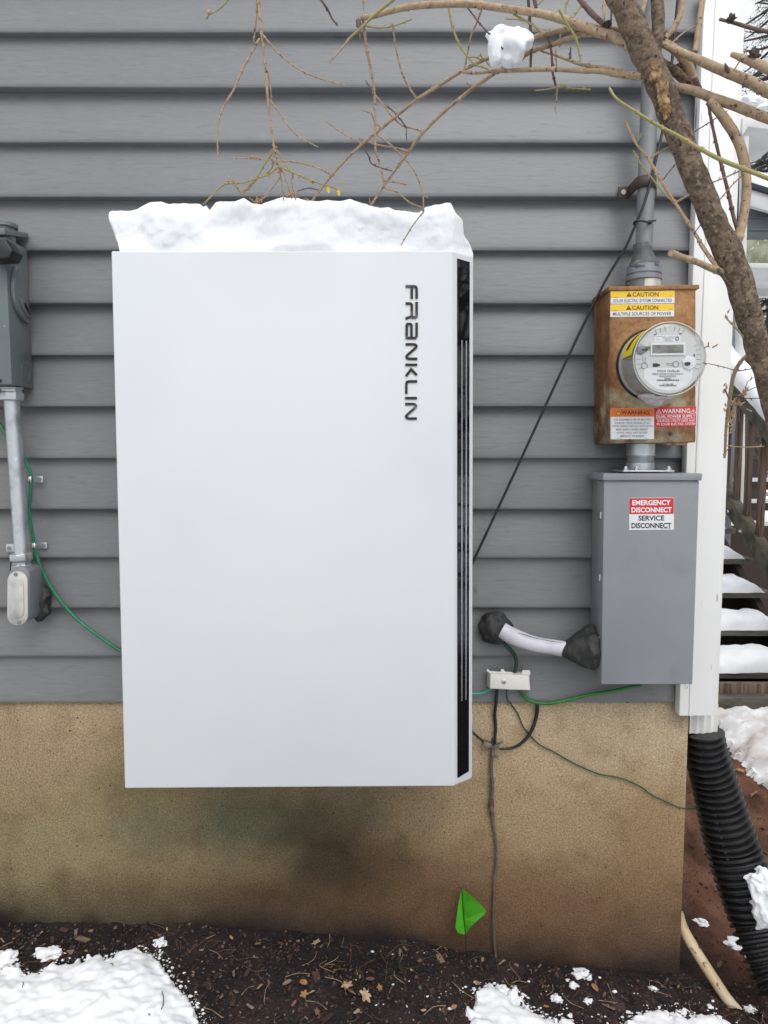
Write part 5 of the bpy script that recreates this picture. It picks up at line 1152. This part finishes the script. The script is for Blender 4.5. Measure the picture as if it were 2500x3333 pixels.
T4 = [([(1280, 670), (1310, 820), (1350, 1000), (1400, 1200), (1440, 1380), (1475, 1490)], [8, 10, 11, 13], m_twig_d, YT - .01, YT), ([(650, 560), (700, 630), (820, 710), (950, 790), (1100, 870), (1200, 930), (1350, 1010), (1500, 1070), (1700, 1150)], [7, 9, 11, 13, 14], m_olive, -.70, -.78),
 ([(750, 765), (820, 910), (900, 1010), (980, 1150), (1070, 1290), (1180, 1460), (1260, 1590), (1325, 1680)], [6, 8, 9, 10, 12], m_twig, -.58, YT), ([(800, 955), (850, 1040), (920, 1130), (1000, 1230), (1060, 1285)], [4, 5], m_olive, -.6, -.59),
 ([(900, 1010), (970, 965), (1040, 930)], [5, 5], m_twig, -.58, -.59), ([(830, 900), (845, 870), (855, 845)], [4, 3], m_olive, -.58, -.58), ([(985, 1150), (1040, 1080), (1080, 1035)], [3, 3], m_twig_d, -.58, -.59), ([(1075, 1285), (1160, 1235)], [7, 6], m_twig, -.59, -.6),
 ([(1155, 860), (1250, 800), (1400, 705)], [4, 3], m_twig_d, -.6, -.6), ([(1290, 1165), (1380, 1130), (1475, 1088)], [4, 5], m_twig, -.6, -.62), ([(1340, 1282), (1410, 1200), (1490, 1115)], [4, 4], m_twig, -.6, -.62), ([(1195, 1475), (1240, 1415)], [3, 4], m_twig_d, -.6, -.6),
 ([(330, 60), (380, 150), (440, 250), (470, 390)], [7, 8, 5], m_olive, -.6, -.58), ([(135, -20), (148, 160), (155, 300), (150, 430)], [9, 9, 8], m_twig_d, -.52, -.48), ([(40, 90), (140, 145), (240, 215)], [6, 7], m_olive, -.5, -.52),
 ([(265, 235), (283, 330), (290, 450), (310, 545)], [8, 7, 7], m_twig_d, -.5, -.48), ([(320, 560), (315, 640), (303, 680), (316, 722)], [5, 4, 3], m_twig, -.48, -.48), ([(175, 575), (250, 568), (320, 555)], [4, 5], m_twig, -.48, -.48),
 ([(1050, 270), (1120, 210), (1200, 165)], [5, 5], m_twig, -.6, -.6), ([(1440, 450), (1490, 370), (1520, 318)], [4, 4], m_twig, -.65, -.66), ([(175, -10), (185, 50)], [14, 10], m_twig_d, -.5, -.5), ([(185, 40), (230, 0), (245, -20)], [4, 3], m_twig, -.5, -.5),
 ([(395, -10), (375, 40), (372, 105)], [7, 5], m_olive, -.5, -.5), ([(490, -10), (455, 60), (415, 120)], [6, 5], m_olive, -.5, -.5), ([(665, 60), (660, 160)], [6, 6], m_twig_d, -.55, -.55), ([(340, 210), (335, 300), (345, 240)], [5, 4], m_twig, -.5, -.5),
 ([(310, 320), (315, 420)], [6, 5], m_twig, -.47, -.47), ([(405, 300), (403, 370)], [3, 8], m_twig_d, -.5, -.5), ([(1385, 400), (1400, 445), (1420, 480)], [3, 14, 20], m_twig_d, -.645, -.63), ([(1240, 590), (1215, 540), (1190, 500)], [12, 14, 18], m_twig_d, -.6, -.6), ([(-10, 120), (60, 122), (110, 135)], [4, 4], m_twig, -.45, -.45)]
for pts, r, mt, y0, y1 in T4: B(c3, pts, r, y0, y1, mt, 'twig', .02, 7)
B(c3, [(320, 556), (370, 548), (400, 560), (470, 565), (530, 571)], [6, 5, 5], -.48, -.48, m_olive, 'twig', .0045, 7)
T5 = [([(850, 58), (920, 85), (1000, 112), (1080, 140), (1150, 172), (1290, 225)], [27, 25, 25, 26, 30], m_twig, -.66, YT), ([(1090, -20), (1180, 110), (1240, 190)], [13, 14], m_twig, -.6, YT), ([(1240, 190), (1300, 280), (1370, 380)], [14, 13, 5], m_bark, YT - .02, YT - .01), ([(1300, 590), (1380, 670), (1450, 750), (1512, 845), (1498, 890)], [6, 8, 9], m_olive, -.6, YT),
 ([(1540, 860), (1500, 900), (1430, 965), (1375, 1070), (1350, 1200), (1330, 1350), (1312, 1500), (1305, 1640), (1298, 1760)], [14, 15, 16, 16, 14, 12, 10], m_twig, YT + .02, -.45), ([(1110, 970), (1220, 990), (1320, 1015), (1400, 1038), (1480, 1030), (1575, 1008)], [2.5, 4, 4], m_twig_d, -.5, -.52), ([(1130, 850), (1170, 825)], [4, 2], m_twig_d, -.5, -.5),
 ([(1470, 1200), (1490, 1130), (1552, 1085)], [3, 3], m_twig_d, -.5, -.5), ([(1350, 1330), (1400, 1260), (1450, 1225), (1520, 1190), (1620, 1150)], [6, 5, 3], m_twig, -.48, -.5), ([(1350, 1285), (1430, 1328), (1525, 1378)], [5, 4], m_twig, -.49, -.5), ([(1370, 1235), (1450, 1262), (1530, 1268), (1700, 1262)], [5, 4, 3], m_twig_d, -.49, -.52),
 ([(1340, 1430), (1375, 1350), (1410, 1290)], [4, 4], m_twig, -.48, -.49), ([(1330, 1260), (1300, 1190)], [6, 6], m_twig_d, -.5, -.5), ([(1315, 1450), (1345, 1470), (1370, 1500)], [4, 3], m_twig, -.5, -.5)]
for pts, r, mt, y0, y1 in T5: B(c4, pts, r, y0, y1, mt, 'twig', .013 if max(r) < 12 else .03, 10)
B(cf, [(465, 805), (600, 820), (750, 826), (955, 815)], [6, 6, 6], -.47, -.48, m_twig, 'twig', .02, 7)
B(cf, [(435, 940), (460, 880), (490, 840)], [6, 6], -.47, -.47, m_twig, 'twig', .02, 7)
random.seed(21)
for (f_, x, y, n_) in ((cf, 690, 120, 9), (cf, 530, 420, 7), (cf, 440, 90, 7), (cf, 500, 480, 5), (cf, 630, 240, 4), (c4, 1165, 828, 3), (c4, 1310, 600, 3), (c4, 1380, 665, 3), (cf, 495, 590, 4), (cf, 430, 340, 4)):
    b = MB()
    for k in range(n_):
        p = P(*f_(x + random.gauss(0, 18), y + random.gauss(0, 28)), -.49 + random.gauss(0, .003)); d_ = Vector((random.gauss(.2, .5), random.gauss(-.2, .4), random.uniform(.2, 1.2))).normalized()
        b.tube([p, p + d_ * .003, p + d_ * .0075], [.0009, .0016, .0003], 6, 2)
    b.build('bud_cluster', m_bud, tree, smooth=True)


# hanging shrub spray at the upper left
spr = thing('hanging_spray', P(*c2(90, -60), -.33), 'forked spray of thin budded twigs hanging from above over the snow cap', 'branch')
S = lambda f_, pts, r, mt=m_twig, bd=.012, y0=-.34, y1=-.32: limb('twig', f_, pts, r, y0, y1, mt, spr, .15, bd, 7)
S(c2, [(78, -60), (80, 0), (100, 210), (125, 420), (140, 630), (165, 830), (180, 930), (210, 1060), (225, 1150), (242, 1275)], [9, 8, 7, 6, 4], bd=.03)
S(c2, [(72, -40), (68, 100), (50, 265)], [5, 5, 4]); S(c2, [(85, -40), (95, 215)], [4, 4], m_olive)
S(c1, [(1650, 245), (1590, 350), (1540, 440), (1490, 560), (1430, 660), (1390, 760), (1380, 860), (1385, 990)], [7, 6, 5, 4])
S(c2, [(105, 218), (180, 310), (250, 375), (340, 440), (430, 485), (540, 520), (632, 541)], [6, 5, 4, 3]); S(c2, [(120, 400), (150, 500), (165, 650)], [4, 4])
S(c2, [(148, 630), (210, 710), (270, 800), (340, 870), (460, 935)], [5, 4, 3]); S(c2, [(180, 945), (110, 1060), (60, 1150), (0, 1215)], [5, 4], m_olive)
S(c1, [(1770, 1060), (1700, 1110), (1640, 1130), (1540, 1160), (1420, 1175), (1350, 1240), (1290, 1300)], [5, 5, 4], m_olive); S(c2, [(195, 950), (250, 1040), (300, 1110), (290, 1140)], [5, 4], m_olive)
S(c2, [(210, 1062), (240, 1072), (330, 1110), (440, 1155), (540, 1185), (600, 1210)], [5, 4, 4], m_olive); S(c2, [(215, 1130), (150, 1220), (100, 1270), (60, 1285)], [4, 4])
S(c2, [(225, 1060), (270, 1180), (285, 1250)], [4, 3]); S(c2, [(290, 1130), (300, 1200), (318, 1272)], [4, 4]); S(c1, [(1435, 1105), (1500, 1180), (1530, 1220), (1600, 1160), (1659, 1080)], [4, 4])
S(c1, [(1585, 1258), (1625, 1285), (1659, 1270)], [3, 3]); S(c2, [(170, 1010), (170, 1060), (130, 1110)], [4, 4]); S(c2, [(165, 950), (150, 1000), (215, 1060)], [4, 4])
S(c1, [(1470, -20), (1450, 0), (1390, 60), (1335, 90), (1305, 122)], [5, 4, 3], m_olive); S(c1, [(1562, 1003), (1615, 1000), (1660, 1010)], [4, 3])
for (x, y, n_) in ((70, 1275, 8), (110, 1262, 6), (10, 1208, 6), (280, 1245, 10), (305, 1225, 8), (330, 1115, 5), (425, 1155, 6), (220, 1075, 8), (60, 1125, 5), (-20, 1215, 6), (-60, 1150, 5), (180, 940, 5), (150, 1110, 4), (55, 1000, 5), (230, 1000, 5), (-120, 1165, 4)):
    b = MB()
    for k in range(n_):
        p = P(*c2(x + random.gauss(0, 9), y + random.gauss(0, 9)), -.33 + random.gauss(0, .003)); d_ = Vector((random.gauss(0, 1), random.gauss(0, 1), random.gauss(0, 1))).normalized()
        b.tube([p, p + d_ * .002, p + d_ * .0045], [.0009, .0016, .0003], 6, 2)
    b.build('bud_cluster', m_bud, spr, smooth=True)
b = MB(); b.blob(P(*c1(1325, 78), -.33), (.0035, .003, .0045), 3, .5); b.build('bud_cluster', m_bud, spr, smooth=True)
for (x, y) in ((525, 1205), (590, 1222)):
    b = MB(); a_ = [P(*c2(x + dx, y + dy), -.33 + dz) for dx, dy, dz in ((-4, -25, 0), (12, -8, .003), (10, 12, .004), (4, 24, 0), (-9, 10, -.002), (-12, -8, 0))]
    b.prism(a_, [p + Vector((0, .0006, 0)) for p in a_]); b.build('leaf', m_yel, spr)

# lump of snow on the arching branches
for (x, y, yy, r_, sd_) in ((1425, 118, YT - .06, .0055, 2), (1570, 352, YT - .085, .0075, 5), (1105, 430, YT + .02, .008, 7), (640, 155, YT + .03, .005, 3)):
    b = MB(); b.blob(P(*c3(x, y), yy), (r_, r_, r_ * .9), sd_, .8, 2.2, 20, 14); b.build('knot', m_darkbark, tree, smooth=True)
b = MB(); y_ = YT + .10
b.blob(P(*c3(30, 300), y_), (.026, .024, .030), 6, .3, 1.5, 36, 22); b.blob(P(*c3(-72, 300), y_ - .008), (.013, .016, .030), 9, .25, 1.5, 30, 20); b.blob(P(*c3(82, 262), y_), (.022, .018, .017), 14, .35, 1.4, 30, 20)
b.blob(P(*c3(-25, 240), y_), (.028, .020, .015), 19, .35, 1.6, 30, 18); b.blob(P(*c3(0, 370), y_), (.013, .014, .014), 23, .3, 1.4, 24, 16)
tag(melt(b.build('snow_clump', m_snow, smooth=True), .0025, 4), 'white lump of snow caught on the arching branches near the top', 'snow')

# ------------------------------------------------------------------ stairs and railing behind the corner
XR_ = 2.50; XL = 1.30
stairs = thing('stairs', (1.9, 3.0, 0), 'weathered wooden deck stairs under snow behind the house corner', 'stairs')
D0, H0, RI, RU = 5.08, .545, .18, .27
for k in range(-1, 5):
    y = D0 - RU * k - D; z = HC - (H0 + RI * k)
    b = MB(); b.box((XL, y, z - .020), (XR_ + .03, y + .265, z + .018)); b.build('tread', m_tread, stairs, bev=.003)
    b = MB(); b.box((XL, y + .235, z - RI - .0), (XR_ - .06, y + .255, z - .021)); b.build('gap_shade_board', m_darkwood, stairs)  # dark board added in place of the shade in the gap between treads
b = MB()
for X_ in (XL + .08, XR_ - .06, 1.9):
    y0 = D0 + RU * .6 - D; z0_ = HC - (H0 - RI * .6); y1_ = D0 - RU * 4.3 - D; z1_ = HC - (H0 + RI * 4.3)
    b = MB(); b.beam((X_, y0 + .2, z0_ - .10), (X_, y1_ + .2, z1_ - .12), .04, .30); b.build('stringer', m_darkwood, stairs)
b = MB(); yb_ = D0 - RU * 4.5 - D; b.box((XL - .2, yb_ + .02, -.05), (XR_ + .6, yb_ + .06, P(2400, 2225, yb_ + .02).z)); b.build('bottom_beam', m_wood, stairs, bev=.004)
b = MB(); b.box((XL - .2, yb_ - .06, -.05), (XR_ + .6, yb_ + .015, P(2400, 2272, yb_ - .06).z)); b.build('bottom_board', m_tread, stairs, bev=.004)
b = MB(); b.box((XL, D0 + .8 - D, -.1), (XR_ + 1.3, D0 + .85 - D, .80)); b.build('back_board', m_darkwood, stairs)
def tread_snow(k, lab):
    y0 = D0 - RU * k - D; z0_ = HC - (H0 + RI * k) + .017; rows = []
    n_ = 60; m_ = 16
    for i in range(n_ + 1):
        t = i / n_; x = XL + .02 + (XR_ - .06 - XL) * t; e_ = min(1, (1 - t) / .10) ** .5 if t > .90 else 1
        hh = (.085 + .03 * noise.noise(Vector((x * 3, k * 5.0, 0))) + .022 * noise.noise(Vector((x * 11, k * 5.0, 2)))) * max(.04, e_) * (1 if k < 4 else 1.15); row = []
        for j in range(m_ + 1):
            a = math.pi * j / m_; ca_, sa_ = math.cos(a), math.sin(a)
            y = y0 + .13 - .142 * (abs(ca_) ** .6) * (1 if ca_ > 0 else -1); z = z0_ + hh * sa_ ** .6 if sa_ > 0 else z0_
            v = Vector((x, y, z)); row.append(v + Vector((0, .016 * noise.noise(v * 15), .012 * noise.noise(v * 18 + Vector((9, 0, 0))) * (sa_ > .1))))
        rows.append(row)
    mb = MB(); mb.ring(rows); tag(mb.build('snow', m_snow, smooth=True), lab, 'snow', 'snow lying on the stair treads')
for k, lab in ((-1, 'small snow heap on the high stair tread behind the railing'), (0, 'snow on the fifth stair tread up, by the corner board'), (1, 'snow on the fourth stair tread up'), (2, 'snow on the third stair tread up'), (3, 'snow on the second stair tread up'), (4, 'thick snow on the lowest stair tread')):
    tread_snow(k, lab)
rail = thing('stair_railing', (XR_, 3.0, .2), 'mossy wooden stair railing with brown balusters beside the house corner', 'railing')
SL = .667
def railpt(u, v): return PX(u, v, XR_)
def zline(c0, y): return c0[1] - SL * (c0[0] - y)      # rises with y
tc_ = railpt(2424, 1296); bc_ = railpt(2424, 1700)
def zt_at(y): return tc_.z + (y - tc_.y) * SL
def zb_at(y): return bc_.z + (y - bc_.y) * SL
ya, yb3 = 1.6, 4.3
b = MB(); b.beam((XR_, ya, zt_at(ya)), (XR_, yb3, zt_at(yb3)), .05, .13); b.build('top_rail', m_moss, rail, bev=.004)
b = MB(); b.beam((XR_, ya, zt_at(ya) + .085), (XR_, yb3, zt_at(yb3) + .085), .14, .035); b.build('cap_rail', m_moss, rail, bev=.004)
b = MB(); b.beam((XR_ - .01, ya, zb_at(ya)), (XR_ - .01, yb3, zb_at(yb3)), .07, .12); b.build('bottom_rail', m_moss, rail, bev=.006)
for i, u in enumerate((2366, 2402, 2438, 2483, 2530, 2580)):
    p = railpt(u, 1500)
    for yy in (p.y,):
        z0_, z1_ = zb_at(yy) - .03, zt_at(yy) + .03
        b = MB(); b.box((XR_ - .02 + .0, yy - .019, z0_), (XR_ + .020, yy + .019, z1_)); b.build('baluster', m_wood, rail, bev=.003)
rows = []
for i in range(50):
    y = ya + (yb3 - ya) * i / 49; row = []
    for j in range(14):
        a = math.pi * j / 13; v = Vector((XR_ - .085 * math.cos(a), y, zt_at(y) + .105 + .105 * (math.sin(a) ** .7 if j not in (0, 13) else 0)))
        row.append(v + Vector((.02 * noise.noise(v * 7), 0, .03 * noise.noise(v * 6 + Vector((3, 3, 3))) * math.sin(a))))
    rows.append(row)
b = MB(); b.ring(rows); tag(b.build('snow', m_snow, smooth=True), 'long ridge of snow on the sloping stair handrail', 'snow')
for (x, y, r_, lab) in ((450, 1520, .022, 'upper'), (560, 1670, .028, 'middle'), (730, 1920, .024, 'lower')):
    p = railpt(*cf(x, y)); b = MB(); b.blob((XR_ - .035, p.y, p.z), (.012, r_, r_ * .9), x, .6, 2, 16, 10); tag(b.build('snow_scrap', m_snow, smooth=True), f'{lab} little snow scrap on the mossy bottom rail', 'snow')

# ------------------------------------------------------------------ porch of the building behind
yp = 4.7
porch = thing('porch', P(2500, 1100, yp), 'grey sided porch gable with white fascia and algae stained beam', 'porch')
def pq(name, px, y0, y1, mat): b = MB(); b.pxbox(px, y0, y1); return b.build(name, mat, porch, bev=.004)
pq('gable_wall', [(2436, 655), (2800, 730), (2800, 790), (2436, 782)], yp, yp + .1, m_porchgrey)
for v in (705, 745): pq('siding_lap', [(2436, v), (2800, v + 4), (2800, v + 9), (2436, v + 5)], yp - .012, yp, m_porchgrey)
pq('fascia', [(2436, 606), (2800, 720), (2800, 775), (2436, 668)], yp - .12, yp - .07, m_porchwhite)
pq('roof', [(2430, 588), (2800, 704), (2800, 722), (2430, 606)], yp - .15, yp + 3, m_shingle)
pq('beam', [(2430, 781), (2800, 776), (2800, 856), (2430, 856)], yp - .03, yp + .08, m_lichen)
pq('beam_trim', [(2430, 856), (2800, 856), (2800, 873), (2430, 873)], yp - .05, yp + .1, m_porchwhite)
zc_ = P(2430, 872, yp).z
b = MB(); b.box((P(2430, 872, yp).x, yp + .1, zc_), (P(2800, 872, yp).x, yp + 1.0, zc_ + .05)); b.build('ceiling', m_porchwhite, porch)
b = MB(); b.beam((P(2440, 872, yp).x, yp + 1.02, zc_ - .02), (P(2800, 872, yp).x, yp + .7, zc_ + .0), .1, .13); b.build('rear_beam', m_porchwhite, porch)
b = MB()
rows = []
for i in range(30):
    t = i / 29; u = 2425 + 380 * t; v = 585 + 118 * t; row = []
    for j in range(10):
        p = P(u, v, yp - .14 + .3 * j); p.z += .12 * math.sin(math.pi * min(1, j / 3) / 2) + .03 * noise.noise(p * 3); row.append(p)
    rows.append(row)
b.ring(rows, close=False); o = b.build('snow', m_snow, smooth=True); sm = o.modifiers.new('s', 'SOLIDIFY'); sm.thickness = .03; tag(o, 'snow covering on the porch roof behind the house corner', 'snow')
eav = thing('eave_gutter', P(2440, 450, 3.4), 'white gutter end with downspout under snow, right of the corner board', 'gutter')
def eq(name, px, y0, y1, mat, par=eav): b = MB(); b.pxbox(px, y0, y1); return b.build(name, mat, par, bev=.004)
eq('gutter', [ch(805, 1405), ch(1400, 1415), ch(1400, 1590), ch(870, 1520), ch(800, 1620)], 3.4, 3.9, m_porchwhite)
eq('fascia_end', [ch(700, 1370), ch(835, 1375), ch(820, 1500), ch(795, 1510), ch(790, 1690), ch(700, 1700)], 3.42, 3.9, m_porchwhite)
b = MB(); b.cyl(P(*ch(825, 1650), 3.46), P(2408, 1175, 3.46), .028, 16); b.build('downspout', m_porchwhite, eav, smooth=True)
b = MB(); b.box((P(2386, 1000, 3.6).x, 3.6, -.1), (P(2386, 1000, 3.6).x + .05, 3.66, P(2386, 985, 3.6).z)); b.build('post', m_castgrey, eav)
b = MB(); b.cyl(P(2410, 950, 3.46), P(2408, 1700, 3.46), .032, 16); b.build('downspout', m_porchwhite, eav, smooth=True)
b = MB()
for i, (x, y) in enumerate(((800, 1300), (860, 1290), (930, 1350), (1000, 1330), (1080, 1370), (1180, 1380))): b.blob(P(*ch(x, y + 20), 3.6), (.10, .16, .07), i, .3, 1.4, 20, 12)
tag(b.build('snow', m_snow, smooth=True), 'snow heaped on the white gutter right of the corner board', 'snow')

# ------------------------------------------------------------------ trees behind
def conifer(loc, h, seed, label, mat=m_needle2, rad=2.6, nb=120, base=.8, dens=26):
    rnd = random.Random(seed); t = thing('evergreen_tree', loc, label, 'tree', None); L = Vector(loc)
    b = MB(); b.tube([L, L + Vector((rnd.gauss(0, .1), 0, h * .5)), L + Vector((rnd.gauss(0, .15), 0, h))], [.17, .12, .02], 10, 6, .1, seed, 4); b.build('trunk', m_fartrunk, t, smooth=True)
    lb = MB(); nd = MB()
    for i in range(nb):
        z = base + (h - base) * (i + rnd.random()) / nb; a = rnd.uniform(0, 6.28); ln = rad * (1 - (z - base) / (h - base)) ** .7 * rnd.uniform(.6, 1.1) + .2
        d_ = Vector((math.cos(a), math.sin(a), -.18)); p0 = L + Vector((0, 0, z)); p1 = p0 + d_ * ln * .6 + Vector((0, 0, -.02)); p2 = p0 + d_ * ln + Vector((0, 0, .12 * ln * .5))
        lb.tube([p0, p1, p2], [.03, .015, .005], 4, 2)
        for k in range(dens):
            s_ = rnd.uniform(.2, 1); p = p0.lerp(p2, s_) + Vector((rnd.gauss(0, .1), rnd.gauss(0, .1), rnd.gauss(-.05, .06)))
            for q_ in range(7):
                e = Vector((rnd.gauss(0, 1), rnd.gauss(0, 1), rnd.gauss(0, .7))).normalized(); f_ = e.orthogonal().normalized() * .006; ll = rnd.uniform(.07, .16)
                nd.add([p - f_, p + f_, p + e * ll], [(0, 1, 2)])
    lb.build('limbs', m_fartrunk, t, smooth=True); nd.build('foliage', mat, t)
    return t
def baretree(loc, h, seed, label, spread=1.0, r0=.09, depth=6, mat=m_farbark, cat='tree', name='bare_tree'):
    rnd = random.Random(seed); t = thing(name, loc, label, cat); tb = MB(); cb_ = MB()
    def grow(p, d_, L, r, k):
        q_ = [p]; dd = d_.copy()
        for i in range(3):
            dd = (dd + Vector((rnd.gauss(0, .14), rnd.gauss(0, .14), rnd.gauss(.03, .1)))).normalized(); q_.append(q_[-1] + dd * L / 3)
        (tb if k >= depth - 1 else cb_).tube(q_, [r, r * .65], 5 if k < depth - 1 else 8, 2)
        if k == 0: return
        for j in range(rnd.choice((2, 3, 3))):
            s_ = rnd.choice((1, 2, 3)); nd_ = (dd + Vector((rnd.gauss(0, .55 * spread), rnd.gauss(0, .55 * spread), rnd.gauss(.1, .35)))).normalized()
            grow(q_[s_], nd_, L * rnd.uniform(.6, .8), r * .58, k - 1)
    grow(Vector(loc), Vector((0, 0, 1)), h * .32, r0, depth)
    tb.build('trunk', mat, t, smooth=True); cb_.build('crown', mat, t, smooth=True); return t
conifer((5.8, 8.2, 0), 10, 1, 'tall dark evergreen nearest the right edge, its boughs against the pale sky', m_needle2, 2.0, 110, 2.5, 24)
conifer((8.0, 13.5, 0), 12, 2, 'wide dark evergreen farther back behind the porch', m_needle, 3.0, 100, 2.2, 24)
conifer((10.2, 18.0, 0), 9, 5, 'lower greener evergreen beyond the railing', m_needle, 3.0, 90, .3, 26)
baretree((5.0, 6.9, 0), 8, 3, 'bare dark branched tree crowding the sky at the upper right', 1.1, .10, 7, m_fartrunk)
baretree((4.0, 5.3, 0), 3.4, 8, 'reddish brown bare bush beside the porch roof', 1.3, .03, 5, m_twig_d)
baretree((5.95, 9.8, 0), 6, 12, 'grey brown bare tree seen between the balusters', 1.2, .08, 6)
baretree((8.8, 15.0, 0), 9, 44, 'pale grey bare tree far back between the evergreens', 1.1, .10, 6)
conifer((5.4, 7.5, 0), 9, 71, 'slim dark evergreen standing closest behind the porch roof', m_needle2, 1.6, 110, 2.3, 22)
# trees that the black strip reflects
conifer((5.2, -1.7, 0), 8, 81, 'dark evergreen mirrored in the black strip of the battery cabinet', m_needle2, 2.0, 110, .4, 16)
conifer((6.8, .6, 0), 9, 83, 'second dark evergreen mirrored low in the black strip', m_needle2, 2.2, 110, .3, 16)
baretree((5.5, -1.2, 0), 7.5, 31, 'bare tree mirrored in the black strip beside the mirrored evergreens', 1.1, .12, 7, m_fartrunk)
baretree((8.5, -2.6, 0), 9, 37, 'taller bare tree mirrored higher in the black strip', 1.1, .14, 7, m_fartrunk)
# snow covered fence rails seen through the balusters
fn = thing('rail_fence', (6.2, 7.2, 0), 'low wooden rail fence topped with snow beyond the balusters', 'fence')
for z in (.42, .72, 1.0):
    b = MB(); b.beam((4.2, 7.6, z), (10, 7.4, z), .05, .1); r_ = b.build('rail', m_darkwood, fn)
    b = MB(); b.beam((4.2, 7.6, z + .075), (10, 7.4, z + .075), .06, .05); b.build('snow_cap', m_snow, r_)
for x in (4.3, 6.2, 8.1): b = MB(); b.box((x - .05, 7.5, 0), (x + .05, 7.6, 1.15)); b.build('post', m_darkwood, fn)
